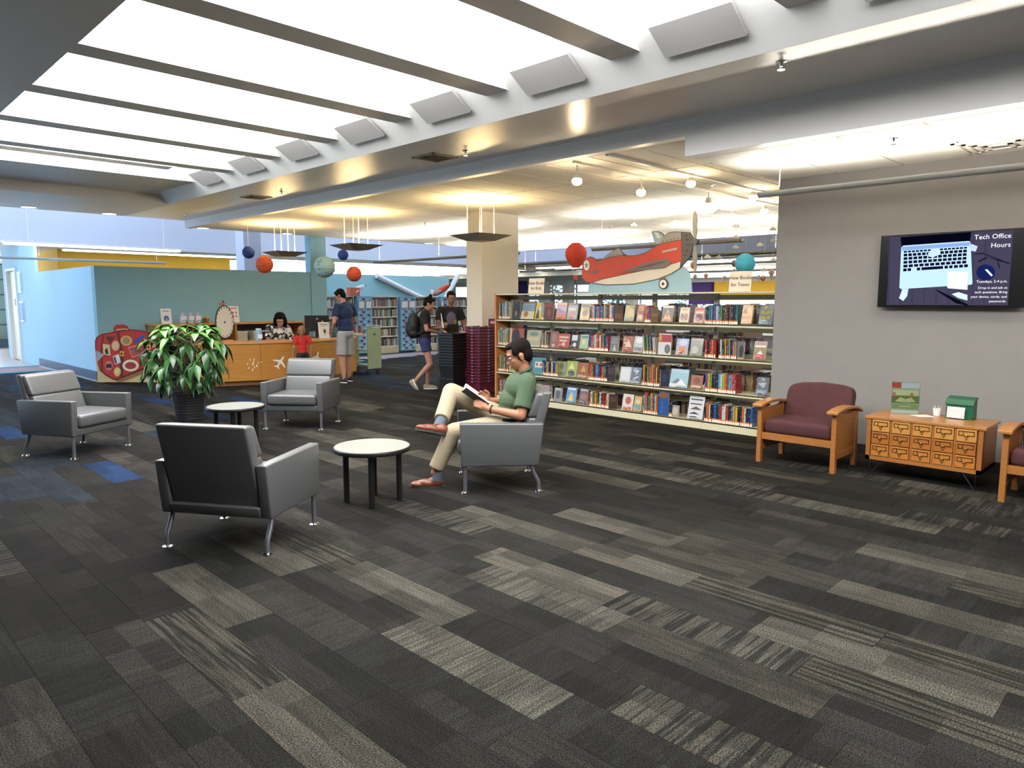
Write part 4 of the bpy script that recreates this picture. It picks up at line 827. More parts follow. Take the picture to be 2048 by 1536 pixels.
p=fy(412,640,14.9); t=thing('wicker_basket','small round brown basket on the back counter behind the prize wheel','basket',(p.x,14.9,zt)); obj(B(0).lathe([(.05,0),(.075,.09),(.068,.09),(.045,.01),(0,.01)],n=16),'basket_body',mat('wicker','8c6236',.8,noise=.2,nscale=60),t,True)
for i in range(6): obj(B(0).ell((.035*math.cos(i),.035*math.sin(i),.10),.024,n=8,k=6),'wrapped_sweet',mat('sweet_%d'%(i%2),['b8542e','c9a24a'][i%2],.4),t,True)
# prize wheel on the desk
wx,wy=5.78,13.45; t=thing('prize_wheel','oval looking white prize wheel with a black rim standing on the desk','wheel',(wx,wy,.81),math.radians(-12))
wr=.31; WZ=.36
obj(B(0).prism(ngon(0,WZ,wr,40),lambda u,v,d:(u*.62,d+u*.55,v),-.012,.012),'wheel_disc',mat('wheel_white','d6d4cc',.6),t)
obj(B(0).tube([(wr*math.cos(a)*.62,wr*math.cos(a)*.55,WZ+wr*math.sin(a)) for a in [2*PI*i/48 for i in range(48)]],.013,8,closed=True),'rim',BLKM,t,True)
for i in range(20):
    a=2*PI*i/20; q=lambda r:(r*math.cos(a)*.62,r*math.cos(a)*.55-.016,WZ+r*math.sin(a)); obj(B(0).tube([q(wr*.83),q(wr)],.005,5),'wheel_peg',BLKM,t)
obj(B(0).ell((0,-.02,WZ),.018,n=10,k=6),'hub',BLKM,t); obj(B(0).cyl((0,.05,0),(0,.05,WZ+wr+.10),.012,n=10),'post',BLKM,t); obj(B(0).box(-.14,.14,-.04,.16,0,.02),'wheel_base',mat('wood_base','b97d38',.5),t)
obj(B(0).box(-.07,.03,.0,.06,WZ+wr+.015,WZ+wr+.06),'clamp',mat('plain_b4532f','b4532f',.5),t,label='orange red clamp')
def on_desk(px,py,y): p=fy(px,py,y); return p
# tissue box, monitor, sign, teal bag
t=thing('wipes_tub','blue and white tub of wipes on the desk left of the seated woman','tub',(6.28,13.1,.81)); obj(B(0).lathe([(.055,0),(.06,.02),(.06,.20),(.05,.215),(0,.215)],n=20),'tub_body',mat('plain_7fa9c2','7fa9c2',.4),t,True); obj(B(0).box(-.045,.045,-.063,-.058,.05,.13),'tub_label',mat('plain_e8eaea','e8eaea',.5),t); obj(B(0).lathe([(.052,.2),(.055,.235),(0,.24)],n=20),'lid',mat('plain_dfe8ee','dfe8ee',.4),t,True)
t=thing('computer_monitor','black computer monitor on the desk seen from behind, right of the seated woman','monitor',(7.72,13.42,.81),math.radians(-20))
obj(B(0).box(-.25,.25,-.02,.02,.13,.46),'monitor_case',mat('monitor_black','1b1c1f',.4),t,bevel=.006); obj(B(0).box(-.04,.04,-.03,.0,0,.25),'stand_neck',BLKM,t); obj(B(0).box(-.12,.12,-.09,.09,0,.012),'stand_foot',BLKM,t)
obj(B(0).prism(ngon(0,.39,.025,12),lambda u,v,d:(u,d,v),-.023,-.02),'round_badge',mat('badge_grey','8a8c90',.4),t); obj(B(0).lathe([(.03,0),(.035,.03),(.02,.06),(0,.07)],(.1,-.06,.28),10),'small_figurine',mat('plain_c8a860','c8a860',.6),t,True)
stand(7.62,12.98,.81,.24,.33,'e3e1da','white notice with a small dark drawing at the front of the desk',[(ngon(0.05,.45,.12,8,.14),'4a5040','drawing'),(bx(0.03,.07,.2,.4),'5a5040','drawing_stem'),(bx(-.35,.35,.85,.89),'50504e','text_line'),(bx(-.3,.3,.75,.77),'8a6a60','text_line')],math.radians(-5))
t=thing('tote_bag','small teal bag with a handle on the desk behind the monitor','bag',(8.1,13.3,.81)); obj(B(0).hexa([(-.09,-.06,0),(.09,-.06,0),(.09,.06,0),(-.09,.06,0),(-.13,-.07,.2),(.13,-.07,.2),(.13,.07,.2),(-.13,.07,.2)]),'bag_body',mat('plain_2f6a66','2f6a66',.6),t,bevel=.02); obj(B(0).tube([(-.11,0,.2),(-.07,0,.26),(.07,0,.26),(.11,0,.2)],.008,6),'handle',BLKM,t)
t=thing('laptop','black laptop open in front of the woman at the desk','laptop',(7.12,13.15,.81),math.radians(15)); obj(B(0).box(-.16,.16,-.11,.11,0,.018),'laptop_base',BLKM,t); obj(B(0).hexa([(-.16,-.12,.015),(.16,-.12,.015),(.16,-.11,.015),(-.16,-.11,.015),(-.16,-.2,.21),(.16,-.2,.21),(.16,-.19,.212),(-.16,-.19,.212)]),'laptop_lid',BLKM,t)
boxy('glue_stick',6.80,6.825,12.86,12.885,.81,.865,'e8e4d8','small white bottle at the edge of the desk before the woman','bottle')
# ---- suitcase cutout
a=fz(196,766); c=fz(314,765); d2=(c-a); L=d2.length; d2.normalize(); n2=Vector((d2.y,-d2.x,0))
t=thing('suitcase_cutout','large painted red suitcase cutout with travel stickers standing against the teal wall','decoration',((a.x+c.x)/2,(a.y+c.y)/2,0))
def SP(x,y): return vp(180+x/6.4,600+y/6.4,a,c)
def sc(nm,pts,col,d0,d1,par=None,label=None): return obj(B().prism([SP(*q) for q in pts],lambda u,v,d:a+d2*u+Vector((0,0,max(v,0.0)))+n2*d,d0,d1),nm,mat('painted_'+col,col,.55,noise=.06,nscale=6),par or t,label=label)
sc('backing_board',[(95,1052),(90,900),(70,760),(62,540),(80,480),(130,430),(300,400),(310,350),(340,318),(430,312),(490,335),(508,375),(640,382),(760,408),(840,440),(862,480),(868,1052)],'c2ad7c',-.012,0)
sc('suitcase_shape',[(130,905),(110,840),(85,720),(68,610),(66,520),(90,470),(150,432),(320,402),(520,376),(640,384),(760,410),(835,440),(858,500),(862,640),(850,790),(720,880),(340,1030),(300,1020),(200,965)],'5a201a',.0,.008)
sc('suitcase_face',[(140,895),(120,830),(95,700),(80,600),(80,520),(105,480),(160,445),(330,415),(520,388),(640,397),(750,420),(825,448),(845,505),(848,640),(835,775),(700,860),(345,1008),(305,1000),(215,950)],'b2322a',.008,.012,label='red painted face')
sc('suitcase_side',[(345,1030),(720,880),(850,790),(845,835),(720,920),(420,1040),(350,1045)],'8a6a3c',.008,.013)
sc('handle',[(305,405),(312,345),(340,318),(430,312),(488,335),(505,385),(480,385),(450,362),(360,365),(335,410)],'a52a26',.0,.02); sc('handle_trim',[(330,405),(345,375),(455,362),(495,372),(490,388),(450,376),(350,392)],'cfa468',.02,.024)
for P in ([(150,900),(140,640),(165,450),(178,450),(158,640),(170,915)],[(345,420),(375,415),(440,700),(425,975),(385,985),(395,700)],[(740,420),(765,424),(735,700),(720,850),(695,862),(705,700)],[(200,468),(330,468),(290,520),(265,560),(240,520)]): sc('leather_strap',P,'5a2c22',.012,.015)
for P,c_ in (([(168,562),(258,572),(268,712),(178,695)],'cdbc8c'),([(296,722),(370,692),(402,798),(328,826)],'d6d2c4'),([(490,605),(690,555),(728,680),(545,738)],'c98a72'),([(395,650),(440,660),(435,722),(385,712)],'d8b050'),([(735,570),(782,575),(778,635),(730,640)],'d8b050'),([(555,525),(680,440),(712,470),(580,562)],'2f4fa0'),([(80,640),(185,700),(100,790)],'9a98a4'),([(770,730),(812,745),(790,812),(760,800)],'d0b848'),([(690,740),(720,700),(722,780)],'c8a040'),([(770,520),(845,480),(845,600),(800,605)],'c08a70')): sc('travel_sticker',P,c_,.015,.018)
for x,y,rx,ry,c_ in ((332,585,52,66,'d3a27e'),(470,520,75,66,'cf9a5a'),(248,840,50,62,'c07a68'),(355,918,45,58,'d2b56c'),(525,838,105,76,'d8ccb0')): sc('travel_sticker',ngon(x,y,rx,22,ry),c_,.015,.018)
for P,c_ in (([(195,640),(225,610),(245,690),(205,690)],'2a2a34'),([(505,618),(680,572),(714,670),(552,722)],'a8443c'),([(525,655),(600,625),(680,640),(640,665),(560,680)],'7f8a8a'),([(306,732),(330,722),(352,808),(332,815)],'24406f'),([(215,820),(280,815),(285,865),(210,868)],'23252c'),([(400,670),(425,672),(420,705),(396,702)],'4a2c20')): sc('sticker_picture',P,c_,.018,.020)
for x,y,rx,ry,c_ in ((470,520,45,45,'8a8450'),(332,585,34,46,'d8b08c'),(525,838,72,46,'9a3238'),(355,918,22,30,'dcc890'),(755,605,14,20,'4a2c20')): sc('sticker_picture',ngon(x,y,rx,16,ry),c_,.018,.021)
# ---- potted plant
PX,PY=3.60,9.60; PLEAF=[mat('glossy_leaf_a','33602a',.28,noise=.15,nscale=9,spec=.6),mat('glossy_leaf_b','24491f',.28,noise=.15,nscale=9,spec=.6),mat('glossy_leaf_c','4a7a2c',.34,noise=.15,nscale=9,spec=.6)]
pt=thing('potted_plant','tall leafy green plant in a dark tapered pot beside the round table','plant',(PX,PY,0),0)
obj(B(0).lathe([(.155,0),(.165,.02),(.20,.36),(.205,.375),(.19,.375),(.185,.34),(0,.335)],n=32),'pot',mat('charcoal_pot','26262a',.6),pt,True)
for i in range(9): obj(B(0).tube([((.166+.0038*(i+1)*1.0+.001)*math.cos(2*PI*k/28),(.166+.0038*(i+1)+.001)*math.sin(2*PI*k/28),.025+.036*(i+.5)) for k in range(28)],.004,5,closed=True),'pot_rib',mat('charcoal_pot','26262a',.6),pt)
obj(B(0).lathe([(.185,.34),(0,.345)],n=20),'soil',mat('soil','2a2019',.95,noise=.3,nscale=60),pt)
def leafmesh(L,W,m,droop):
    b=B(0); n=7; V=[];
    for i in range(n):
        s=i/(n-1); w=W*math.sin(PI*min(1,s*.97+.03)**.85)*(1 if s<.6 else 1-.25*(s-.6)); x=L*s; z=-droop*s*s*L
        V+=[(x,-w/2,z+w*.16),(x,0,z),(x,w/2,z+w*.16)]
    fs=[]
    for i in range(n-1):
        for j in range(2): fs.append((3*i+j,3*(i+1)+j,3*(i+1)+j+1,3*i+j+1))
    b.add(V,fs); return b.mesh('leaf',m,smooth=True)
LM=[leafmesh(.215+.035*j,.085,PLEAF[k],.35+.2*j) for k in range(3) for j in range(2)]
r2=random.Random(21); tips=[]; stems=B(0); nleaf=0
tr=[]
for i in range(5):
    a=i*1.3; tr.append([(.05*math.cos(a),.05*math.sin(a),.33),(.07*math.cos(a),.07*math.sin(a),.6),(.10*math.cos(a+.4),.10*math.sin(a+.4),.9),(.12*math.cos(a+.6),.12*math.sin(a+.6),1.12)])
    stems.tube(tr[-1],[.013,.011,.009,.006],7)
for i in range(44):
    T=tr[i%5]; s=(i//5)/8.6; z=.40+.82*(i/43)**.8
    # trunk point
    base=Vector(T[1]).lerp(Vector(T[3]),max(0,min(1,(z-.6)/.5))) if z>.6 else Vector(T[0]).lerp(Vector(T[1]),(z-.33)/.27)
    a=i*2.399; R=(.41*math.sin(PI*min(1,max(.14,(z-.25)/1.15)))**.7+r2.uniform(-.05,.07)); R=max(.09,R)
    tip=Vector((R*math.cos(a),R*math.sin(a),z+.06)); tip.z=min(tip.z,1.26)
    stems.tube([base,base.lerp(tip,.5)+Vector((0,0,.05)),tip],[.006,.0045,.0035],5)
    nl=7 if i%2 else 6
    if nleaf+nl>292: break
    out=Vector((math.cos(a),math.sin(a),0))
    for k in range(nl):
        aa=a+(k-(nl-1)/2)*(1.7*PI/nl); dirh=Vector((math.cos(aa),math.sin(aa),0)); dz=-.35-.5*r2.random() if z<1.0 else .35-.7*r2.random()
        d=(dirh+Vector((0,0,dz))).normalized(); yv=Vector((0,0,1)).cross(d).normalized(); zv=d.cross(yv)
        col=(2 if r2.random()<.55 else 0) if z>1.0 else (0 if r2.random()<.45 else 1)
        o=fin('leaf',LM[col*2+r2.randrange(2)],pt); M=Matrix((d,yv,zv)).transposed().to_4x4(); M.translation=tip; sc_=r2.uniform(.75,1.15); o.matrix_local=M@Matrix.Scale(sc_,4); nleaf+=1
obj(stems,'stems',mat('plant_stem','5d5a36',.7),pt,True)
# ---- baskets
def basket_mesh(w,d,h,rim,hd,m,mh,par):
    b=B(0); w2,d2_=w*.86,d*.86
    b.hexa([(-w2/2,-d2_/2,0),(w2/2,-d2_/2,0),(w2/2,d2_/2,0),(-w2/2,d2_/2,0),(-w2/2,-d2_/2,.006),(w2/2,-d2_/2,.006),(w2/2,d2_/2,.006),(-w2/2,d2_/2,.006)])
    q=[(-1,-1),(1,-1),(1,1),(-1,1)]
    for i in range(4):
        (a0,b0),(a1,b1)=q[i],q[(i+1)%4]; t=.985
        b.hexa([(a0*w2/2*t,b0*d2_/2*t,0),(a1*w2/2*t,b1*d2_/2*t,0),(a1*w2/2,b1*d2_/2,0),(a0*w2/2,b0*d2_/2,0),(a0*w/2*t,b0*d/2*t,h),(a1*w/2*t,b1*d/2*t,h),(a1*w/2,b1*d/2,h),(a0*w/2,b0*d/2,h)])
    obj(b,'basket_body',m,par)
    b=B(0)
    for i in range(4):
        (a0,b0),(a1,b1)=q[i],q[(i+1)%4]; o=1.085
        b.hexa([(a0*w/2,b0*d/2,h-rim),(a1*w/2,b1*d/2,h-rim),(a1*w/2*o,b1*d/2*o,h-rim),(a0*w/2*o,b0*d/2*o,h-rim),(a0*w/2,b0*d/2,h),(a1*w/2,b1*d/2,h),(a1*w/2*o,b1*d/2*o,h),(a0*w/2*o,b0*d/2*o,h)])
    obj(b,'rim',m,par)
    if hd: obj(B(0).ell((0,-d/2*1.09,h-.014),(.022,.012,.014),n=10,k=6),'handle_clip',mh,par,True); obj(B(0).ell((-w/2*1.09,0,h-.014),(.012,.022,.014),n=10,k=6),'handle_clip',mh,par,True)
MAR=mat('maroon_plastic','5a1c30',.4); MARL=mat('maroon_plastic_clip','93707a',.4); BPL=mat('black_plastic','121315',.42)
st=thing('basket_stand','low wire stand under the maroon baskets','stand',(8.14,8.83,0),math.radians(8)); obj(B(0).tube([(-.2,-.14,.03),(.2,-.14,.03),(.2,.14,.03),(-.2,.14,.03)],.012,6,closed=True),'stand_frame',BLKM,st)
for x,y in ((-.18,-.12),(.18,-.12),(.18,.12),(-.18,.12)): obj(B(0).cyl((x,y,0),(x,y,.03),.018,n=10),'caster',BLKM,st)
m0=None
for i in range(19):
    z=.042+i*.0505; lab='maroon plastic shopping basket in the taller stack, %s from the bottom'%ORD[i]
    if m0 is None: m0=thing('shopping_basket',lab,'basket',(8.14,8.83,z),math.radians(8),'maroon baskets in the stack'); basket_mesh(.42,.31,.20,.016,True,MAR,MARL,m0)
    else: copytree(m0,(8.14,8.83,z),math.radians(8),lab)
p=(8.14,8.83); t=thing('basket_sign','maroon framed sign standing behind the basket stack','sign',(8.40,8.72,1.0),math.radians(-40)); obj(B(0).box(-.13,.13,0,.015,.02,.27),'sign_frame',MAR,t); obj(B(0).box(-.10,.10,-.003,0,.19,.235),'sign_strip',mat('plain_b8a0a4','b8a0a4',.6),t); obj(B(0).box(-.012,.012,.003,.012,-.9,.02),'sign_post',MAR,t)
m0=None
for i in range(12):
    z=.30+i*.047; lab='black plastic tote in the shorter stack, %s from the bottom'%ORD[i]
    if m0 is None: m0=thing('black_tote',lab,'basket',(7.78,9.10,z),math.radians(5),'black totes in the stack'); basket_mesh(.40,.34,.22,.022,False,BPL,BPL,m0)
    else: copytree(m0,(7.78,9.10,z),math.radians(5),lab)
t=thing('black_bin','black tapered bin with small white lettering under the stacked totes','bin',(7.78,9.10,0),math.radians(5)); basket_mesh(.38,.33,.30,.03,False,BPL,BPL,t)
Mb=MW[t.name]; text('Please return\nbaskets here',.022,mat('print_white','f4f4f0',.6),lambda x,y,z:Mb@Vector((-.182,-x-.02,.24+y)),t)
# ---- book cart
t=thing('book_cart','sage green metal book cart at the right end of the desk','cart',(8.72,13.25,0),math.radians(-82)); SG=mat('sage_green_metal','8fa07c',.45)
for x in (-.36,.36): obj(B(0).box(x-.012,x+.012,-.19,.19,.12,1.0),'end_panel',SG,t,bevel=.004)
for z in (.18,.5,.82): obj(B(0).box(-.35,.35,-.17,.17,z,z+.018),'shelf',SG,t)
obj(B(0).tube([(.38,-.15,1.0),(.38,-.15,1.05),(.38,.15,1.05),(.38,.15,1.0)],.012,8),'handle',mat('sage_light','b4c0a4',.4),t,True); obj(B(0).cyl((.372,0,.86),(.38,0,.86),.022,n=14),'badge',BLKM,t)
for x in (-.32,.32):
    for y in (-.15,.15): l=obj(B(0).box(x-.012,x+.012,y-.012,y+.012,.09,.13),'caster_fork',BLKM,t); obj(B(0).cyl((x-.012,y,.05),(x+.012,y,.05),.05,n=16),'wheel',BLKM,l,True)
r2=random.Random(9)
for i in range(8):
    x=-.30+i*.045; tb_=thing('book','%s book on the upper shelf of the green cart, %s from the left'%(['cream','blue','red','grey'][i%4],ORD[i]),'book',MW[t.name]@Vector((x,-.05,.838)),math.radians(45),'books on the green cart'); me=bookmesh(.028,.20,.14,['cream','blue','red','grey'][i%4])
    for q in me: fin(q.name,q,tb_)
# ---- far wall shelving with books
WS=mat('white_shelf','e2dfd2',.55); 
fs=thing('wall_shelving','white bookshelves with patterned end panels in the far children\'s area','shelf',(13.2,17.9,0))
secs=[(10.5,11.45),(12.03,12.99),(13.63,14.55),(14.9,15.85)]
pans=[(11.50,12.0),(13.02,13.60),(14.58,14.86)]
for x0,x1 in secs:
    obj(B().box(x0,x1,18.1,18.12,0,1.7),'shelf_back',WS,fs); [obj(B().box(q,q+.02,17.8,18.12,0,1.7),'shelf_side',WS,fs) for q in (x0,x1-.02)]; obj(B().box(x0,x1,17.78,18.12,1.68,1.705),'shelf_top',WS,fs); obj(B().box(x0,x1,17.78,17.8,0,.20),'kick_panel',mat('cream_kick','c9bd98',.6),fs)
    for z in (.22,.52,.81,1.10,1.40): obj(B().box(x0,x1,17.79,18.1,z-.03,z),'shelf',WS,fs)
b=B(); FB=[cov(CNAME[c]) for c in ('cream','brown','maroon','green','grey','white','tan','black')]
for x0,x1 in secs:
    for z in (.22,.52,.81,1.10,1.40):
        x=x0+.03
        while x<x1-.05:
            th=r2.uniform(.015,.035); 
            if r2.random()>.06: b.box(x,x+th-.002,17.82,17.98,z,z+r2.uniform(.18,.235),r2.randrange(8))
            x+=th
obj(b,'shelved_books',FB,label='rows of books on the far white bookshelves',cat='books',kind='stuff')
pb=mat('panel_blue','6fa8c4',.7); pr2=mat('panel_red','b8443f',.7); pl2=mat('panel_aqua','9ac8d4',.7)
for x0,x1 in pans:
    e=obj(B().box(x0,x1,17.70,18.1,.06,1.70),'end_panel',pb,fs,label='end panel patterned in blue and red'); b=B()
    n=int((x1-x0)/.13); 
    for j in range(17):
        for i in range(n):
            x=x0+.02+i*.13+(.05 if j%2 else 0); z=.10+j*.093
            if x+.11>x1: continue
            if (i+j)%2: b.hexa([(x,17.695,z+.03),(x+.03,17.695,z),(x+.03,17.70,z),(x,17.70,z+.03),(x,17.695,z+.055),(x+.11,17.695,z+.055),(x+.11,17.70,z+.055),(x,17.70,z+.055)],0).box(x+.03,x+.09,17.695,17.70,z,z+.05,0)
            else: b.box(x,x+.08,17.696,17.70,z,z+.04,1)
    obj(b,'paper_pattern',[pr2,pl2],e,kind='stuff')
    w=(x1-x0)/2-.03
    for i in range(2 if x1-x0>.4 else 1): obj(B().box(x0+.02+i*(w+.02),x0+.02+i*(w+.02)+w,17.685,17.695,1.33,1.58),'label_holder',mat('plain_8a8f90','8a8f90',.5),e); obj(B().box(x0+.04+i*(w+.02),x0+i*(w+.02)+w,17.68,17.686,1.36,1.55),'label_card',mat('paper_e8e6e0','e8e6e0',.7),e)
# aqua wall with braces behind them
aw=S(B().box(9.2,17.4,20.6,20.8,0,2.45),'wall_aqua_low',mat('aqua_wall_paint','98c6c9',.8)); S(B().box(9.2,9.2+2.95,20.55,20.6,0,2.45),'wall_yellow_low',YEL)
for i,(pa,pb_) in enumerate((((770,560),(835,592)),((912,558),(893,592)))):
    A=fy(*pa,20.5); D=fy(*pb_,20.5); e=(D-A); obj(B().cyl(A-e*.25,D+e*1.2,.09,n=16),'steel_brace',WHITE,label=('slanting white round brace on the aqua wall, left one','slanting white round brace on the aqua wall, right one')[i],cat='brace',smooth=True)
def toyplane(px,py,c,c2,label,rz,s):
    p=fy(px,592,17.9); t=thing('toy_airplane',label,'toy',(p.x,17.95,1.76),rz); a=mat('plain_'+c,c,.4); w=mat('plain_'+c2,c2,.4)
    up=math.radians(28); f=Vector((math.cos(up),0,math.sin(up))); u=Vector((-math.sin(up),0,math.cos(up)))
    o=Vector((0,0,.10))*s
    obj(B(0).ell(o+f*.05*s,(.30*s,.075*s,.08*s),(f,Vector((0,1,0)),u),n=18,k=12),'fuselage',a,t,True); obj(B(0).ell(o+f*.33*s,.028*s,n=10,k=8),'nose',BLKM,t,True)
    obj(B(0).ell(o-u*.03*s,(.09*s,.30*s,.02*s),(f,Vector((0,1,0)),u),n=18,k=8),'wing',w,t,True); obj(B(0).ell(o-f*.22*s+u*.07*s,(.05*s,.012*s,.09*s),(f,Vector((0,1,0)),u),n=12,k=8),'tail_fin',w,t,True)
    return t
toyplane(712,575,'e4dede','e6e6ea','white toy airplane with a black nose on top of the far shelves',math.radians(-20),1.0)
toyplane(882,575,'d8562f','e2dcd6','orange and white toy airplane on top of the far shelves beside the standing man',math.radians(-70),1.25)
boxy('poster_box',11.3,11.62,17.75,17.95,1.705,1.95,'c26a44','orange printed box on the far shelves behind the man in blue','box')
# kiosk for the standing man
t=thing('checkout_counter','small wooden counter with a dark monitor between the standing man and the column','counter',(9.55,10.55,0)); obj(B().box(9.3,9.95,10.35,10.85,0,.93),'counter_body',DESKW,t); obj(B().box(9.27,9.98,10.32,10.88,.93,.96),'counter_top',DESKT,t); obj(B().box(9.52,9.9,10.45,10.48,.98,1.18),'wood_screen',DESKW,t)
t=thing('checkout_screen','black screen on the wooden checkout counter','monitor',(9.7,10.6,.96)); obj(B(0).box(-.2,.2,-.015,.015,.22,.5),'screen_case',BLKM,t); obj(B(0).box(-.03,.03,-.03,.03,0,.25),'stand_neck',BLKM,t)
# shelving range behind the bookcase (brown backs seen through the gaps)
bb=thing('back_shelving','brown low shelving range behind the long bookcase','shelf',(10.6,5.5,0))
for y0 in (1.6,3.4,5.2,7.0): 
    obj(B().box(10.3,10.95,y0,y0+.03,0,1.25),'shelf_side',OAK,bb); 
    for z in (.1,.45,.8,1.15): obj(B().box(10.3,10.95,y0+.03,y0+1.77,z,z+.02),'shelf',mat('white_shelf','e2dfd2',.55),bb); 
b=B()
for y0 in (1.6,3.4,5.2,7.0):
    for z in (.12,.47,.82):
        y=y0+.1
        while y<y0+1.1: th=r2.uniform(.02,.04); b.box(10.4,10.6,y,y+th-.002,z,z+r2.uniform(.2,.27),r2.randrange(6)); y+=th
obj(b,'shelved_books',PALB,label='dark rows of books on the brown shelving behind the long bookcase',cat='books',kind='stuff')
# ================================================================ CEILING THINGS
WARM=emat('warm_uplight','ffdc9e',34); BULB=emat('warm_bulb','ffe2b4',130); WHM=mat('white_metal','d8d4ca',.4); LBOT=mat('pendant_grey','8a8374',.5)
def square_pendant(px,pyc,pyrod,s,label,first):
    # hung so that its rods meet the tile ceiling
    R=fz(px,pyrod,3.07); X,Y=R.x,R.y; r=ray(px,pyc); k=math.hypot(X,Y)/math.hypot(r.x,r.y); z=(C0+r*k).z
    t=thing('pendant_lamp',label,'pendant lamp',(X,Y,z),math.radians(-1.5),'square pendant lamps over the desk and column'); h=.085
    obj(B(0).hexa([(-s*.45,-s*.45,0),(s*.45,-s*.45,0),(s*.45,s*.45,0),(-s*.45,s*.45,0),(-s,-s,h),(s,-s,h),(s,s,h),(-s,s,h)]),'shade',LBOT,t)
    obj(B(0).box(-s*.4,s*.4,-s*.4,s*.4,-.004,0),'bottom_glass',mat('warm_frost','c9b48c',.5),t); obj(B(0).box(-s*.8,s*.8,-s*.8,s*.8,h,h+.004),'uplight',WARM,t)
    for a,b_ in ((1,1),(1,-1),(-1,-1),(-1,1)): obj(B(0).cyl((a*s*.42,b_*s*.42,h),(a*s*.42,b_*s*.42,3.07-z),.007,n=6),'rod',WHM,t)
    return t
square_pendant(961,482,398,.335,'square pendant lamp hanging in front of the cream column',True)
square_pendant(711,500,424,.335,'square pendant lamp above the man in the blue shirt',False)
square_pendant(568,513,448,.335,'square pendant lamp above the woman at the desk',False)
def tube(y0,y1,x,z,label,r=.05,axis='y',grp='long tube lamps hung over the stacks',glow=True,m=None):
    A=(x,y0,z) if axis=='y' else (y0,x,z); D=(x,y1,z) if axis=='y' else (y1,x,z)
    t=thing('tube_lamp',label,'pendant lamp',tuple((Vector(A)+Vector(D))/2),0,grp)
    a=Vector(A);d=Vector(D); e=(d-a).normalized()
    sd=Vector((e.y,-e.x,0)); angs=[math.radians(175+i*190/12) for i in range(13)]
    P=[(r*math.cos(q),r*math.sin(q)) for q in angs]+[(r*.86*math.cos(q),r*.86*math.sin(q)) for q in reversed(angs)]
    bb_=B(); A0=a-e*r; L_=(d-a).length+2*r
    for i in range(12): bb_.prism([P[i],P[i+1],P[-2-i],P[-1-i]],lambda u,v,w_:A0+sd*u+Vector((0,0,v))+e*w_,0,L_)
    for w0 in (0,L_-.01): bb_.prism(P[:13],lambda u,v,w_:A0+sd*u+Vector((0,0,v))+e*w_,w0,w0+.01)
    obj(bb_,'lamp_body',m or mat('grey_tube_metal','97958e',.4),t)
    s=Vector((e.y,-e.x,0))*r*.75; 
    if glow: obj(B().hexa([a-s+Vector((0,0,0)),d-s+Vector((0,0,0)),d+s+Vector((0,0,0)),a+s+Vector((0,0,0)),a-s+Vector((0,0,r*.1)),d-s+Vector((0,0,r*.1)),d+s+Vector((0,0,r*.1)),a+s+Vector((0,0,r*.1))]),'uplight',emat('white_uplight','fff6e6',105) if m is None else emat('entry_uplight','f4f8ff',12),t)
    n=max(1,int((d-a).length/2)); 
    for i in range(n+1):
        q=a+e*(.15+((d-a).length-.3)*i/n); obj(B().cyl(q+Vector((0,0,r)),(q.x,q.y,3.06 if x<20 else 2.99),.004,n=5),'hanging_wire',WHM,t)
tube(5.25,8.0,10.15,2.5,'long tube lamp above the airplane cutout'); tube(9.7,14.4,9.9,2.5,'long tube lamp behind the cream column')
tube(5.75,7.7,12.8,2.5,'tube lamp behind the propeller'); tube(1.4,4.6,12.8,2.5,'tube lamp beyond the corner of the grey wall')
tube(9.4,14.6,12.9,2.5,'second long tube lamp behind the cream column'); tube(4,9,15.3,2.45,'farthest tube lamp under the tile ceiling'); tube(10,14.8,15.3,2.45,'farthest tube lamp on the left under the tile ceiling')
t=tube(-1.5,3.19,6.62,2.60,'long white tube lamp hung along the grey television wall',.045,'y','tube lamp by the television wall'); 
tube(-3.5,6.43,18.3,2.5,'white tube lamp hung crosswise above the light blue wall',.05,'x','tube lamp at the entrance',True,WHITE)
# track lights
def track(y,x0,x1,label): 
    t=thing('lighting_track',label,'track light',((x0+x1)/2,y,3.03)); obj(B().box(x0,x1,y-.012,y+.012,3.045,3.068),'rail',WHM,t); return t
track(5.06,6.03,11.2,'white lighting track over the bookcase, the one farther left'); track(4.58,5.98,11.2,'white lighting track over the bookcase, the one nearer the television wall')
for i,(px,py,y,lit) in enumerate(((1154,359,5.06,1),(1282,382,5.06,1),(1383,323,4.58,1),(1508,353,4.58,1),(1417,403,5.06,0),(1529,420,5.06,2))):
    p=fy(px,py,y); lab='%s track spotlight, %s from the left'%('warm lit' if lit else 'pale unlit',ORD[i]) if i!=4 else 'pale track spotlight turned away above the propeller'
    t=thing('track_spotlight',lab,'spotlight',(p.x,y,3.03),0,'spotlights on the two ceiling tracks'); zc=min(p.z,2.97)
    obj(B().cyl((p.x,y,3.03),(p.x,y,zc+.05),.008,n=6),'stem',WHM,t); obj(B().lathe([(.028,.05),(.045,.02),(.048,-.02)],(p.x,y,zc),16),'lamp_head',WHM,t,True)
    if lit: obj(B().ell((p.x,y,zc-.018),(.056,.056,.045),n=16,k=10),'bulb',BULB,t,True)
for i,(x,y,z,r) in enumerate(((6.128,15.1,3.07,.11),(7.96,15.0,3.07,.11),(3.082,15.05,3.215,.12),(4.384,15.1,3.215,.12),(9.57,22.36,3.0,.12),(11.9,14.9,3.07,.1),(12.9,15.0,3.07,.1))):
    o=obj(B().lathe([(r+.02,0),(r+.02,-.008),(r,-.008),(r,0)],(x,y,z),24),'downlight',WHM,label='round recessed downlight near the edge of the ceiling, %s'%('above the desk left','above the desk right','at far left','second from far left','below the pale upper wall','behind the column left','behind the column right')[i],cat='ceiling light',group='round downlights'); obj(B().lathe([(r,-.006),(0,-.006)],(x,y,z),24),'lens',emat('downlight_glow','fff4dc',6 if i<2 or i==4 else 1.2),o)
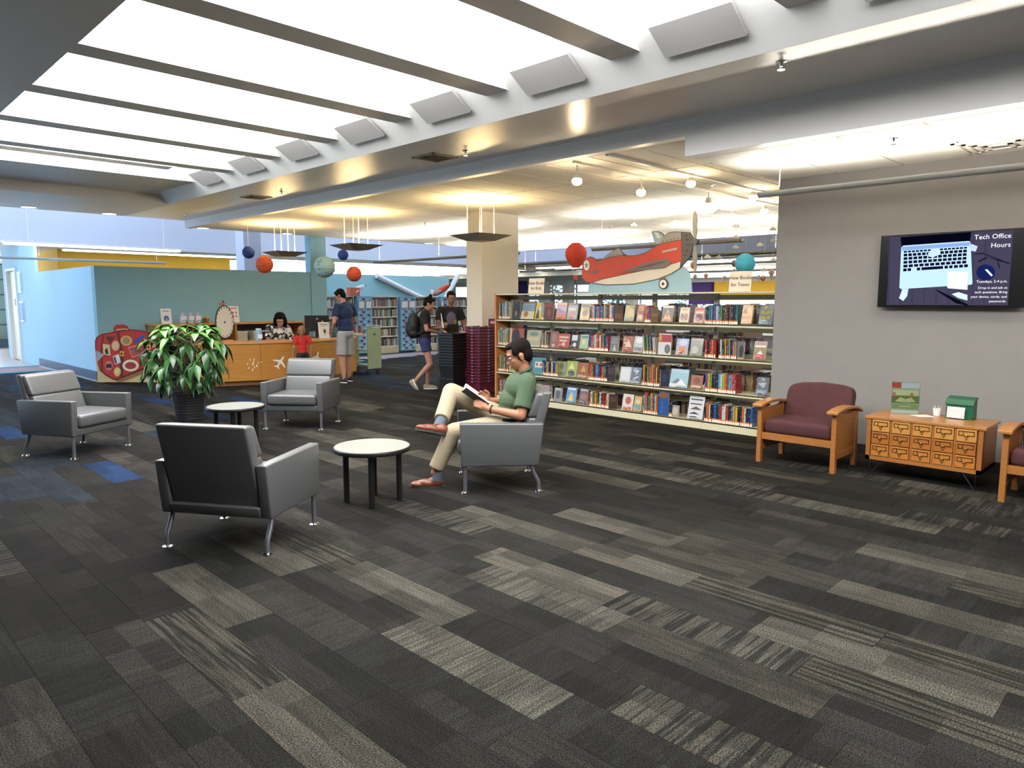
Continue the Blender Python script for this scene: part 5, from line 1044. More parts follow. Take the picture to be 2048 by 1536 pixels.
def sprinkler(x,y,z,label):
    t=thing('sprinkler',label,'sprinkler',(x,y,z-.06),0,'ceiling sprinklers'); obj(B().lathe([(.035,0),(.035,-.006),(.014,-.010),(.010,-.035),(0,-.035)],(x,y,z),16),'escutcheon',CHR,t,True); obj(B().lathe([(0,-.052),(.026,-.052),(.026,-.055),(0,-.055)],(x,y,z),12),'deflector',CHR,t); obj(B().tube([(x+.009,y,z-.03),(x+.012,y,z-.045),(x,y,z-.053),(x-.012,y,z-.045),(x-.009,y,z-.03)],.003,5),'frame',CHR,t)
for x,y,z,l in ((5.352,6.034,3.215,'chrome sprinkler head on the soffit beside the larger vent'),(5.355,10.224,3.215,'chrome sprinkler head on the soffit above the desk'),(4.943,2.293,3.215,'chrome sprinkler head on the soffit nearest the camera'),(5.425,14.145,3.215,'small sprinkler head at the far end of the soffit'),(6.398,1.997,2.89,'sprinkler head in the low ceiling by the television wall'),(8.5,4.8,3.07,'sprinkler head between the two lighting tracks'),(8.7,11.0,3.07,'sprinkler head left of the cream column')): sprinkler(x,y,z,l)
VG=mat('vent_grille','6d6458',.5)
for x,y,l in ((5.35,6.56,'square brown vent grille in the glossy soffit, the nearer one'),(5.35,11.05,'square brown vent grille in the glossy soffit, the farther one')):
    t=thing('ceiling_vent',l,'vent',(x,y,3.2)); obj(B().box(x-.18,x+.18,y-.19,y-.165,3.203,3.215).box(x-.18,x+.18,y+.165,y+.19,3.203,3.215).box(x-.18,x-.155,y-.19,y+.19,3.203,3.215).box(x+.155,x+.18,y-.19,y+.19,3.203,3.215),'vent_frame',mat('vent_frame','a09684',.5),t)
    for i in range(7): obj(B().hexa([(x-.155,y-.15+i*.046,3.204),(x+.155,y-.15+i*.046,3.204),(x+.155,y-.14+i*.046,3.204),(x-.155,y-.14+i*.046,3.204),(x-.155,y-.135+i*.046,3.2145),(x+.155,y-.135+i*.046,3.2145),(x+.155,y-.125+i*.046,3.2145),(x-.155,y-.125+i*.046,3.2145)]),'louver',VG,t)
def diffuser(x,y,z,s,l):
    t=thing('ceiling_diffuser',l,'vent',(x,y,z-.03))
    for i,(q,dz) in enumerate(((1,.0),(.78,-.006),(.56,-.012),(.34,-.018))):
        r=s*q; b=B(); w=.035*s/.3
        for sx,sy in ((1,0),(-1,0),(0,1),(0,-1)):
            if sx: b.box(x+sx*r-w*(sx>0),x+sx*r+w*(sx<0),y-r,y+r,z-.012+dz,z-.004+dz)
            else: b.box(x-r,x+r,y+sy*r-w*(sy>0),y+sy*r+w*(sy<0),z-.012+dz,z-.004+dz)
        obj(b,'diffuser_ring',WHM,t)
diffuser(7.25,1.43,2.885,.30,'white square air diffuser in the low ceiling at the right edge'); diffuser(11.2,6.3,3.07,.28,'white square air diffuser behind the propeller')
# lanterns
def lantern(px,py,D,r,c,label,dots=None,ribs=14):
    p=dep(px,py,D); t=thing('paper_lantern',label,'lantern',p,0,'round paper lanterns over the desk'); n=24
    b=B(0); 
    prof=[]
    for i in range(1,2*ribs):
        th=PI*i/(2*ribs); rr_=r*math.sin(th)*(1 if i%2 else .955); prof.append((rr_,-r*math.cos(th)))
    b.lathe(prof,n=n); obj(b,'lantern_shell',mat('paper_lantern_'+c,c,.7),t,True)
    obj(B(0).cyl((0,0,r*.98),(0,0,3.07-p.z if p.y<15.2 else 1.2),.002,n=4),'string',WHM,t)
    if dots:
        r3=random.Random(int(px))
        for i in range(16):
            a=r3.uniform(PI*.9,PI*1.75); th=r3.uniform(.3,PI-.3); q=Vector((math.sin(th)*math.cos(a),math.sin(th)*math.sin(a),math.cos(th)))*r; obj(B(0).ell(q,(r*.10,r*.10,r*.06),n=8,k=5),'painted_spot',mat('spot_'+dots,dots,.7),t)
lantern(497,505,14,.12,'1d3c8c','dark blue round paper lantern left of the orange one','3a6ab0'); lantern(529,529,13.6,.165,'d65a30','orange round paper lantern, larger one on the left','c4643f')
lantern(649,534,13.2,.197,'8fb4b8','large pale blue round paper lantern with craters','6f959c'); lantern(686,510,13.6,.102,'1f3c90','small dark blue round paper lantern under the pendant lamp','4a78b8'); lantern(708,548,13.4,.142,'cf5230','orange round paper lantern to the right','b84c30')
def balloon(px,py,D,r,c,label,basket=True,stripes=None,grp=None,topz=3.07):
    p=dep(px,py,D); t=thing('balloon_lantern',label,'lantern',p,0,grp); prof=[(r*.35,r*.97)]
    for a in (60,40,20,0,-20,-38): prof.append((r*math.cos(math.radians(a)),r*math.sin(math.radians(a))))
    prof+=[(r*.42,-r*1.15),(r*.34,-r*1.22)]
    if stripes is None: 
        fine=[]
        for i in range(len(prof)-1):
            for k in range(3): s=k/3; fine.append(((prof[i][0]*(1-s)+prof[i+1][0]*s)*(1 if k else .95),prof[i][1]*(1-s)+prof[i+1][1]*s))
        obj(B(0).lathe(fine+[prof[-1]],n=24),'balloon',mat('paper_lantern_'+c,c,.7),t,True)
    else:
        b=B(0); b.lathe(prof,n=16); n=16
        b.m=[(i%n)//2%2 if i<(len(prof)-1)*n else 0 for i in range(len(b.f))]; obj(b,'balloon',[mat('paper_lantern_'+c,c,.7),mat('paper_lantern_'+stripes,stripes,.7)],t,True)
    if basket: obj(B(0).lathe([(r*.19,-r*2.3),(r*.24,-r*1.9),(r*.22,-r*1.9),(0,-r*2.25)],n=12),'basket',mat('paper_lantern_'+c,c,.7),t); 
    for a in (0,2.1,4.2): obj(B(0).cyl((r*.34*math.cos(a),r*.34*math.sin(a),-r*1.22),(r*.23*math.cos(a),r*.23*math.sin(a),-r*1.9),.002,n=4),'cord',WHM,t)
    obj(B(0).cyl((0,0,r*.97),(0,0,max(r*1.2,topz-p.z)),.0015,n=4),'string',WHM,t)
balloon(1152,508,11.4,.178,'c8402c','red hot air balloon paper lantern left of the airplane')
balloon(1490,527,12.0,.17,'48b4d6','bright blue hot air balloon paper lantern behind the teens sign',False)
for i,(px,py,r,c,s) in enumerate(((1469,526,.055,'9a4a50','6a6a7a'),(1387,529,.06,'d0642e','c8a040'),(1412,551,.042,'c08a70','d8ccb8'),(1449,556,.04,'c8906a','d0c8b8'),(1526,556,.045,'c89a50','c8604a'),(1543,545,.055,'c88a70','ded2c2'),(1390,553,.04,'9a98a8','c8c8c8'),(1518,554,.035,'9098a0','c8d0d8'))):
    balloon(px,py,12.6,r,c,'tiny striped hot air balloon hanging over the stacks, %s'%('before the blue lantern','behind the propeller blade','right of the wheel','left of the teens sign','right of the teens sign','close to the grey wall edge','under the propeller tip','grey, right of the teens sign')[i],True,s,'small hot air balloons over the stacks',3.08)
CLD=mat('grey_card_cloud','a8a69e',.8); CLW=mat('white_card_cloud','dcdad2',.8)
for i,(px,py,w) in enumerate(((1223,455,1),(1268,450,1),(1349,446,1),(1303,477,0),(1472,452,0),(1546,459,0),(1440,457,1),(1388,460,0),(1472,474,0),(1520,490,1),(1472,495,0),(1438,515,0),(1415,514,1),(1546,482,0),(1547,520,1),(1558-30,541,1))):
    p=dep(px,py,11.8); t=thing('hanging_cloud','little %s card cloud on a string over the stacks, %s from the left edge row'%('white' if w else 'grey',ORD[i]),'decoration',p,-YAW,'card clouds hanging over the stacks')
    b=B(0)
    for dx,dz,r in ((-.035,0,.02),(0,.012,.03),(.035,0,.02)): b.prism(ngon(dx,dz,r,12),lambda u,v,d:(u,d,v),-.003+dx*.02,.003+dx*.02)
    b.box(-.05,.05,-.003,.003,-.018,0); obj(b,'cloud_shape',CLW if w else CLD,t); obj(B(0).cyl((0,0,.04),(0,0,3.07-p.z),.0012,n=4),'string',WHM,t)
# ================================================================ PEOPLE  (local frame: +X front, +Y the person's left)
def V3(*a): return Vector(a)
SK1=mat('skin_warm','9c6a50',.5,noise=.05,nscale=9,spec=.4); SK2=mat('skin_light','a97c68',.5,noise=.05,nscale=9,spec=.4); SK3=mat('skin_tan','94695a',.5,noise=.05,nscale=9,spec=.4)
HBLK=mat('dark_hair','0d0a08',.8,spec=.15,noise=.3,nscale=60,bump=.3); HBRN=mat('brown_hair','120c09',.85,spec=.15,noise=.3,nscale=60,bump=.3); HBLO=mat('blonde_hair','7d6040',.55,noise=.25,nscale=60,bump=.3)
def frame(f,u):
    f=f.normalized(); l=u.cross(f).normalized(); u=f.cross(l); return f,l,u
def head(b,c,f,l,u,s=1,female=False):
    P=lambda x,y,z: c+(f*x+l*y+u*z)*s; ax=(f,l,u); E=lambda x,y,z,r: b.ell(P(x,y,z),[q*s for q in r],ax)
    E(-.012,0,.03,(.095,.074,.090)); E(.022,0,-.03,(.068,.060,.085)); E(.045,0,-.082,(.036,.034,.028)); E(0,0,-.05,(.07,.056,.05))
    E(.066,0,.032,(.026,.050,.020)); b.cap(P(.078,0,.012),.008*s,P(.100,0,-.030),.0125*s); E(.088,.012,-.034,(.009,.008,.007)); E(.088,-.012,-.034,(.009,.008,.007))
    E(.055,.036,-.022,(.022,.02,.020)); E(.055,-.036,-.022,(.022,.02,.020)); E(.078,0,-.055,(.012,.022,.008)); E(.076,0,-.067,(.011,.018,.007))
    for y in (1,-1): E(-.012,y*.076,-.012,(.019,.008,.032)); E(-.012,y*.080,-.002,(.022,.006,.018))
def face_parts(t,c,f,l,u,s,glasses=None,brow=HBLK):
    P=lambda x,y,z: c+(f*x+l*y+u*z)*s; ax=(f,l,u)
    for y in (.031,-.031):
        e=obj(B(0).ell(P(.073,y,.008),(.012*s,.014*s,.0085*s),ax,n=12,k=8),'eye',mat('eye_white','d8d2ca',.3),t,True); obj(B(0).ell(P(.081,y,.007),(.005*s,.006*s,.006*s),ax,n=8,k=6),'iris',BLKM,e,True)
        obj(B(0).tube([P(.086,y-.018,.026),P(.089,y,.031),P(.083,y+.018*(1 if y>0 else -1)*(1 if y>0 else -1),.026)],.0038*s,6),'eyebrow',brow,t,True)
    obj(B(0).ell(P(.086,0,-.061),(.006*s,.021*s,.006*s),ax,n=12,k=6),'lips',mat('lips','8e4438',.5),t,True)
    if glasses:
        g=obj(B(0).tube([P(.098,-.006,.010),P(.100,0,.014),P(.098,.006,.010)],.0016*s,5),'spectacles',glasses,t)
        for y in (1,-1):
            ring=[P(.096,y*.031+.021*math.cos(a)*1.0,.006+.014*math.sin(a)) for a in [2*PI*i/14 for i in range(14)]]; obj(B(0).tube(ring,.0018*s,5,closed=True),'spectacle_rim',glasses,g); obj(B(0).tube([P(.094,y*.052,.010),P(.05,y*.076,.010),P(-.01,y*.084,.004)],.0016*s,5),'spectacle_temple',glasses,g)
def hand(b,w,d,n,th,s=1,curl=.5,spread=.018):
    """w wrist, d finger direction, n palm normal, th thumb side"""
    d=d.normalized(); th=(th-d*th.dot(d)).normalized(); n=d.cross(th) if d.cross(th).dot(n)>0 else -d.cross(th)
    b.cap(w,.026*s,w+d*.03*s,.027*s,12); 
    for k,o in enumerate((.027,.009,-.009,-.026)):
        a=w+d*.025*s+th*o*.7*s; r=w+d*(.088-.004*abs(k-1))*s+th*o*s*1.05; b.cap(a,.0135*s,r,.0105*s,10)
        L=(.072,.080,.074,.058)[k]*s; p=r; dd=d.copy(); 
        for j,fr in enumerate((.45,.32,.23)):
            dd=(Matrix.Rotation(curl*(1,.9,.7)[j]*(1 if True else 1),3,th.cross(Vector((0,0,0))) if False else d.cross(n).normalized())@dd).normalized(); q=p+dd*L*fr+th*(o*.10*s); b.cap(p,(.0095,.0088,.008)[j]*s,q,(.0088,.008,.0068)[j]*s,10); p=q
    t0=w+d*.022*s+th*.022*s; t1=t0+(d*.55+th*.75+n*.25).normalized()*.040*s; t2=t1+(d*.85+th*.25+n*.35).normalized()*.032*s; t3=t2+(d*.95+th*-.05+n*.25).normalized()*.026*s
    b.cap(t0,.016*s,t1,.0125*s,10); b.cap(t1,.0118*s,t2,.010*s,10); b.cap(t2,.010*s,t3,.0085*s,10)
def shoe(t,heel,toe,up,m,sole,s=1,nm='shoe',lace=None):
    f=(toe-heel); L=f.length; f.normalize(); l=up.cross(f).normalized(); u=f.cross(l); W=.048*s
    P=lambda x,y,z: heel+f*x*L+l*y+u*z
    b=B(0); ax=(f,l,u)
    b.ell(P(.20,0,.045*s),(L*.26,W*.82,.045*s),ax).ell(P(.50,0,.035*s),(L*.34,W*.95,.038*s),ax).ell(P(.76,0,.028*s),(L*.24,W*1.0,.030*s),ax).ell(P(.17,0,.065*s),(L*.17,W*.72,.03*s),ax)
    o=blob(b,nm,m,t,.006,4)
    pr=[]
    for i in range(24):
        a=2*PI*i/24; x=.5+.52*math.cos(a); w=W*(1.0 if x>.45 else .84)*math.sin(a); pr.append((x*L,w*1.04))
    obj(B(0).prism(pr,lambda a,c,d:heel+f*a+l*c+u*d,-.004,.014*s),'sole',sole,o)
    if lace: obj(B(0).tube([P(.38,-.02,.068*s),P(.45,.02,.070*s),P(.5,-.02,.066*s),P(.42,.03,.066*s),P(.36,.012,.085*s)],.003,5),'lace',lace,o)
    return o
# ---------------------------------------------------------------- the reading man
ct=ctr((932,986),(1079,982),(922,945),(1057,942)); man=thing('person','man in a green polo shirt and cream trousers reading a book in a grey armchair','person',ct,math.radians(140.6))
sh={1:V3(-.235,.165,.895),-1:V3(-.235,-.165,.895)}; el={1:V3(-.165,.265,.625),-1:V3(-.13,-.265,.64)}; wr={1:V3(.110,.150,.672),-1:V3(.075,-.125,.705)}
hip={1:V3(-.07,.10,.525),-1:V3(-.07,-.095,.535)}; kn={1:V3(.395,.145,.475),-1:V3(.405,-.19,.775)}; an={1:V3(.555,.145,.13),-1:V3(.505,.115,.545)}
hc=V3(-.170,0,1.115); hf,hl,hu=frame(V3(.91,0,-.38),V3(0,0,1))
b=B(0); HS=1.09; hc=V3(-.175,0,1.108); head(b,hc,hf,hl,hu,HS); b.cap(V3(-.24,0,.93),.058,V3(-.195,0,1.05),.056)
b.cap(V3(-.09,0,.55),.125,V3(-.2,0,.83),.12); b.cap(sh[1],.06,sh[-1],.06)
for s in (1,-1):
    b.cap(sh[s],.056,el[s],.044); b.cap(el[s],.043,wr[s],.028); b.cap(hip[s],.08,kn[s],.055); b.cap(kn[s],.05,an[s],.036); 
hand(b,wr[1],V3(.78,-.22,.42),V3(.1,-.9,.2),V3(-.3,-.3,.85),1,.55); hand(b,wr[-1],V3(.72,.16,.55),V3(0,.9,.2),V3(-.4,.25,.8),1,.55)
blob(b,'body',SK1,man,.0055,4); face_parts(man,hc,hf,hl,hu,HS,mat('thin_metal_glasses','3b2f28',.3,.8))
P=lambda x,y,z: hc+(hf*x+hl*y+hu*z)*HS; ax=(hf,hl,hu); q3=lambda *a:tuple(v*HS for v in a)
b=B(0); b.ell(P(-.030,0,.052),q3(.092,.081,.082),ax).ell(P(.030,0,.092),q3(.050,.062,.026),ax).ell(P(-.055,0,.0),q3(.062,.074,.082),ax)
for y in (1,-1): b.ell(P(.012,y*.066,.045),(.040,.014,.045),ax).ell(P(.008,y*.070,.0),(.012,.008,.028),ax)
blob(b,'hair',HBRN,man,.006,3)
POLO=mat('green_polo','3c4f36',.85,noise=.06,nscale=8,bump=.15)
b=B(0); b.ell(V3(-.115,0,.60),(.145,.165,.12)).ell(V3(-.135,0,.71),(.135,.155,.14)).ell(V3(-.175,0,.82),(.128,.175,.15)).ell(V3(-.24,0,.90),(.085,.175,.075)).cap(V3(-.235,.13,.905),.066,V3(-.235,-.13,.905),.066).cap(V3(-.25,0,.93),.066,V3(-.235,0,.965),.06)
for s in (1,-1): e=sh[s].lerp(el[s],.80); b.cap(sh[s]+V3(0,0,-.005),.076,sh[s].lerp(el[s],.4),.074,12); b.cyl(sh[s].lerp(el[s],.3),e,.073,.078,14)
po=blob(b,'polo_shirt',POLO,man,.0075,5)
b=B(0)
for s in (1,-1): b.hexa([V3(-.168,s*.004,.935),V3(-.15,s*.045,.915),V3(-.19,s*.075,.955),V3(-.215,s*.065,.975),V3(-.160,s*.004,.948),V3(-.142,s*.045,.925),V3(-.185,s*.078,.968),V3(-.215,s*.068,.990)])
b.tube([V3(-.20,.072,.968),V3(-.255,.062,.995),V3(-.285,0,1.005),V3(-.255,-.062,.995),V3(-.20,-.072,.968)],[.011,.015,.016,.015,.011],8)
obj(b,'collar',POLO,po,True)
for i in range(3): obj(B(0).ell(V3(-.122+.018*i,.008,.915-.045*i),(.005,.005,.005),n=8,k=6),'button',mat('pearl_button','ded8cc',.4),po)
CH_=mat('cream_chinos','94886f',.85,noise=.06,nscale=7,bump=.15)
b=B(0); b.ell(V3(-.10,0,.525),(.15,.17,.10))
b.cap(hip[1],.100,kn[1],.078); b.cap(kn[1],.078,kn[1].lerp(an[1],.45),.070); b.cyl(kn[1].lerp(an[1],.2),an[1]+V3(-.01,0,.035),.074,.066,14)
b.cap(hip[-1],.098,kn[-1],.080); b.cap(kn[-1],.080,kn[-1].lerp(an[-1],.5),.070); b.cyl(kn[-1].lerp(an[-1],.2),kn[-1].lerp(an[-1],.88),.074,.068,14)
blob(b,'trousers',CH_,man,.0075,5); obj(B(0).tube([V3(-.02,.175,.575),V3(-.12,.195,.575),V3(-.21,.16,.59)],.015,8),'belt',BLKM,man,True)
SOCK=mat('blue_grey_sock','4c5360',.9); 
obj(B(0).cyl(kn[1].lerp(an[1],.70),an[1]+V3(-.01,0,-.07),.043,.045,12),'sock',SOCK,man,True); obj(B(0).cyl(kn[-1].lerp(an[-1],.8),an[-1]+V3(.02,.05,-.03),.046,.047,12),'sock',SOCK,man,True)
LOAF=mat('brown_leather_loafer','6a3824',.4,noise=.1,nscale=15); SOLE=mat('dark_rubber_sole','2a2622',.7); LACE=mat('tan_lace','9a6a3c',.6)
shoe(man,V3(.50,.145,.004),V3(.765,.145,.004),V3(0,0,1),LOAF,SOLE,1,'loafer',LACE)
shoe(man,V3(.455,.185,.452),V3(.715,.225,.512),V3(-.18,-.30,.93),LOAF,SOLE,1,'loafer',LACE)
w=wr[1].lerp(el[1],.13); dd=(el[1]-wr[1]).normalized(); u1=dd.cross(V3(0,0,1)).normalized(); u2=dd.cross(u1)
wt=obj(B(0).tube([w+(u1*math.cos(a)+u2*math.sin(a))*.0335 for a in [2*PI*i/16 for i in range(16)]],.0075,6,closed=True),'wrist_watch',mat('dark_watch_band','2e2a28',.5),man,True); obj(B(0).cyl(w-u1*.034+V3(0,0,-.006),w-u1*.045+V3(0,0,-.008),.018,n=16),'watch_face',mat('watch_face','8a9aa4',.25,.5),wt,True)
# the book in his hands
bk=thing('open_book','open hardcover book with white pages held by the reading man','book',MW[man.name]@V3(.21,.0,.74),math.radians(140.6))
S0=V3(.125,.012,.662)-V3(.21,0,.74); S1=V3(.320,.012,.802)-V3(.21,0,.74); d=(S1-S0).normalized(); n=V3(-d.z,0,d.x)
for s,nm in ((1,'book_half'),(-1,'book_half')):
    w_=(V3(0,s,0)*math.cos(math.radians(24))+n*math.sin(math.radians(24))); q=d.cross(w_).normalized(); q=q if q.dot(n)>0 else -q
    H=(S1-S0); A=S0+q*.003; 
    c_=obj(B(0).hexa([S0-q*.001,S0+w_*.152-q*.001,S1+w_*.152-q*.001,S1-q*.001,S0+q*.002,S0+w_*.152+q*.002,S1+w_*.152+q*.002,S1+q*.002]),'book_cover',mat('dark_book_cover','3b3a3c',.5),bk)
    obj(B(0).hexa([S0+d*.004+q*.002,S0+d*.004+w_*.145+q*.002,S1-d*.004+w_*.145+q*.002,S1-d*.004+q*.002,S0+d*.004+q*.009,S0+d*.004+w_*.145+q*.012,S1-d*.004+w_*.145+q*.012,S1-d*.004+q*.009]),'page_block',mat('white_pages','e4dfd0',.8),bk)
# ---------------------------------------------------------------- standing figures
def stander(label,loc,rz,H,skin,hairm,shirt,pants,J,opts):
    """J joints for height 1.75, scaled"""
    k=H/1.75; t=thing('person',label,'person',loc,rz); q=lambda p: Vector(p)*k
    b=B(0); hc=q(J['head']); hf,hl,hu=frame(Vector(J.get('look',(1,0,0))),V3(0,0,1)); hs=k*opts.get('hs',1)
    head(b,hc,hf,hl,hu,hs); b.cap(q(J['neck'])-V3(0,0,.04)*k,.052*k,hc-hu*.07*hs,.05*k)
    pel=q(J['pelvis']); ch=q(J['chest']); wd=opts.get('w',1)
    b.cap(pel,.09*k,ch,.088*k)
    for s,nm in ((1,'L'),(-1,'R')):
        S_,E_,W_=[q(J[x+nm]) for x in ('sh','el','wr')]; Hh,Kk,Aa=[q(J[x+nm]) for x in ('hip','kn','an')]
        b.cap(S_,.052*k,E_,.040*k); b.cap(E_,.039*k,W_,.026*k); b.cap(Hh,.082*k,Kk,.052*k); b.cap(Kk,.052*k,Kk.lerp(Aa,.3),.054*k); b.cap(Kk.lerp(Aa,.3),.054*k,Aa,.034*k); b.cap(Aa,.036*k,Aa+V3(.0,0,-.03)*k,.036*k)
        hd=Vector(J.get('hd'+nm,(0,0,-1))); hand(b,W_,hd,Vector(J.get('hn'+nm,(0,-s,0))),Vector(J.get('ht'+nm,(1,0,0))),k,J.get('curl',.35))
    blob(b,'body',skin,t,.0085*k,3)
    face_parts(t,hc,hf,hl,hu,hs,opts.get('glasses'),hairm)
    b=B(0); b.ell(ch,(.115*k,.165*k*wd,.17*k)).ell(pel.lerp(ch,.45),(.118*k*opts.get('belly',1),.148*k*wd,.16*k)).ell(pel+V3(0,0,.05)*k,(.122*k,.158*k*wd,.11*k)).cap(q(J['shL'])+V3(0,-.03,.0)*k,.064*k,q(J['shR'])+V3(0,.03,0)*k,.064*k).cap(ch+V3(0,0,.1)*k,.075*k,q(J['neck'])-V3(0,0,.035)*k,.06*k)
    for nm in 'LR': S_,E_=q(J['sh'+nm]),q(J['el'+nm]); b.cap(S_,.068*k,S_.lerp(E_,.3),.066*k); b.cyl(S_.lerp(E_,.2),S_.lerp(E_,opts.get('slv',.62)),.066*k,.07*k,14)
    sh=blob(b,opts.get('shirtname','t_shirt'),shirt,t,.010*k,4)
    b=B(0); b.ell(pel-V3(0,0,.02)*k,(.125*k,.165*k*wd,.12*k)); L=opts.get('leg',.85)
    for s,nm in ((1,'L'),(-1,'R')):
        Hh,Kk,Aa=q(J['hip'+nm]),q(J['kn'+nm]),q(J['an'+nm])
        if L<=1: b.cap(Hh,.098*k,Hh.lerp(Kk,L*.5),.092*k); b.cyl(Hh.lerp(Kk,L*.3),Hh.lerp(Kk,L),.092*k,opts.get('hem',.090)*k,14)
    blob(b,opts.get('pantname','shorts'),pants,t,.010*k,4)
    P=lambda x,y,z: hc+(hf*x+hl*y+hu*z)*hs; ax=(hf,hl,hu); b=B(0); b.ell(P(-.028,0,.050),[v*hs for v in (.094,.083,.083)],ax).ell(P(.034,0,.092),[v*hs for v in (.050,.060,.026)],ax).ell(P(-.055,0,0),[v*hs for v in (.060,.074,.075)],ax)
    for y in (1,-1): b.ell(P(.01,y*.068,.045),[v*hs for v in (.038,.014,.042)],ax)
    for c,r in opts.get('hairx',()): b.ell(P(*c),[v*hs for v in r],ax)
    blob(b,'hair',hairm,t,.009*k,2)
    for nm in 'LR':
        a_=q(J['an'+nm]); h0,t0,u0=J.get('shoe'+nm,((-.07,0,-.085),(.19,0,-.085),(0,0,1))); shoe(t,a_+Vector(h0)*k,a_+Vector(t0)*k,Vector(u0),opts['shoe'],opts['sole'],k,'shoe',opts.get('lace'))
    return t,sh,hc,(hf,hl,hu),q
ST=dict(head=(.02,0,1.635),neck=(0,0,1.50),pelvis=(0,0,.95),chest=(0,0,1.30),shL=(0,.185,1.42),shR=(0,-.185,1.42),elL=(-.02,.25,1.14),elR=(-.02,-.25,1.14),wrL=(.06,.26,.90),wrR=(.06,-.26,.90),hipL=(0,.09,.90),hipR=(0,-.09,.90),knL=(.02,.10,.49),knR=(.02,-.10,.49),anL=(-.01,.11,.09),anR=(-.01,-.11,.09))
NAVY=mat('navy_t_shirt','142850',.85,noise=.08,nscale=6,bump=.1); GSH=mat('grey_sweat_shorts','9b9da0',.9,noise=.06,nscale=8,bump=.1); BLT=mat('black_t_shirt','131315',.85,noise=.1,nscale=6)
WS_=mat('white_sole','d8d6d0',.6); BSH=mat('black_shoe','17171a',.6)
J=dict(ST); J.update(head=(.10,.02,1.62),look=(.80,.35,-.5),neck=(.02,0,1.50),chest=(.0,0,1.30),elL=(.0,.27,1.13),wrL=(.16,.20,.93),elR=(.02,-.27,1.14),wrR=(.22,-.24,1.02),hdL=(.5,-.3,-.6),hdR=(.9,.1,-.1),anR=(.07,-.13,.09),knR=(.07,-.12,.49),anL=(-.06,.12,.09))
dad,_,_,_,_=stander('man in a dark blue T-shirt and grey shorts standing at the desk, back turned',(7.50,11.98,0),math.radians(100),1.80,SK2,HBLK,NAVY,GSH,J,dict(shoe=BSH,sole=WS_,leg=.92,hem=.10,w=1.05))
obj(B(0).tube([MW[dad.name].inverted()@(MW[dad.name]@(Vector(J['wrL'])*1.03))+Vector((.033*math.cos(a),.033*math.sin(a),0)) for a in [2*PI*i/12 for i in range(12)]],.008,6,closed=True),'wrist_band',BLKM,dad)
# backpack woman
J=dict(ST); J.update(head=(.09,0,1.60),look=(.93,0,-.36),neck=(.02,0,1.49),elL=(.05,.20,1.14),elR=(.05,-.20,1.13),wrL=(.30,.02,1.16),wrR=(.22,.10,1.07),hdL=(.8,-.3,.55),hnL=(0,0,1),hdR=(-.1,.9,.05),htR=(0,0,1),
  hipL=(0,.085,.90),hipR=(0,-.085,.90),knL=(.07,.07,.49),knR=(.10,-.10,.49),anL=(.03,.09,.09),anR=(-.19,-.06,.17),shoeR=((-.035,0,.035),(.06,0,-.165),(-1,0,-.1)))
SH_D=mat('denim_shorts','232c5c',.85,noise=.1,nscale=10)
wm,_,hc,(hf,hl,hu),q=stander('woman in black T-shirt and denim shorts wearing a backpack, cup in hand',(7.85,9.97,0),math.radians(-42),1.66,SK2,HBRN,BLT,SH_D,J,dict(shoe=mat('cream_sneaker','8f866f',.7),sole=WS_,leg=.42,hem=.098,w=.86,hairx=(((-.03,0,.150),(.035,.035,.033)),),lace=WS_))
obj(B(0).ell(Vector((.11,-.02,1.22))*.95,(.02,.05,.05),n=12,k=8),'shirt_emblem',mat('plain_8c8c90','8c8c90',.8),wm,True)
bp=thing('backpack','black backpack worn by the woman in denim shorts','backpack',MW[wm.name]@Vector((-.19,0,.93)),math.radians(-42)); BPM=mat('black_nylon','121216',.6,noise=.2,nscale=20)
b=B(0); b.ell((0,0,.22),(.115,.155,.23)).ell((-.05,0,.15),(.10,.13,.15)).ell((.0,0,.08),(.12,.145,.10)); blob(b,'pack_body',BPM,bp,.010,4)
obj(B(0).tube([(-.09,-.12,.30),(-.145,-.06,.27),(-.145,.06,.27),(-.09,.12,.30)],.006,6),'zip',mat('grey_zip','55555a',.5),bp)
for s in (1,-1): obj(B(0).tube([(.06,s*.10,.43),(.17,s*.11,.53),(.27,s*.12,.46),(.285,s*.12,.30),(.20,s*.15,.12),(.06,s*.13,.06)],.013,6),'shoulder_strap',BPM,bp,True)
t=thing('drink_carton','white folded paper held up by the woman with the backpack','paper',MW[wm.name]@Vector((.345,-.045,1.10)),math.radians(-42)); obj(B(0).hexa([(-.03,-.05,0),(.0,-.05,0),(.0,.05,0),(-.03,.05,0),(-.055,-.06,.26),(-.05,-.06,.26),(-.05,.06,.26),(-.055,.06,.26)]),'paper_sheet',mat('paper_ded6d2','ded6d2',.7),t)
for i in range(3): obj(B(0).box(-.058,-.05,-.03,.03,.1+i*.05,.11+i*.05),'text_line',mat('plain_b0605a','b0605a',.7),t)
# man behind the bins
pm_=dep(901,700,12.9); J=dict(ST); J.update(head=(.05,0,1.63),look=(.95,-.25,-.22),elL=(.03,.28,1.13),elR=(.05,-.27,1.12),wrL=(.24,.22,.98),wrR=(.26,-.16,.98),hdL=(.95,-.1,-.1),hdR=(.95,.2,-.05),hnR=(0,0,-1),hnL=(0,0,-1),htL=(0,-1,0),htR=(0,1,0))
m2,_,_,_,_=stander('man in glasses and a black printed T-shirt standing behind the stacked bins',(pm_.x,pm_.y,0),math.radians(-105),1.74,SK3,HBLK,BLT,mat('dark_trousers','22242c',.85),J,dict(shoe=BSH,sole=BLKM,leg=1.0,w=1.12,glasses=BLKM,belly=1.1,pantname='trousers'))
obj(B(0).ell(Vector((.095,-.02,1.25)),(.03,.10,.13),n=16,k=10),'shirt_print',mat('plain_5a5470','5a5470',.8),m2,True)
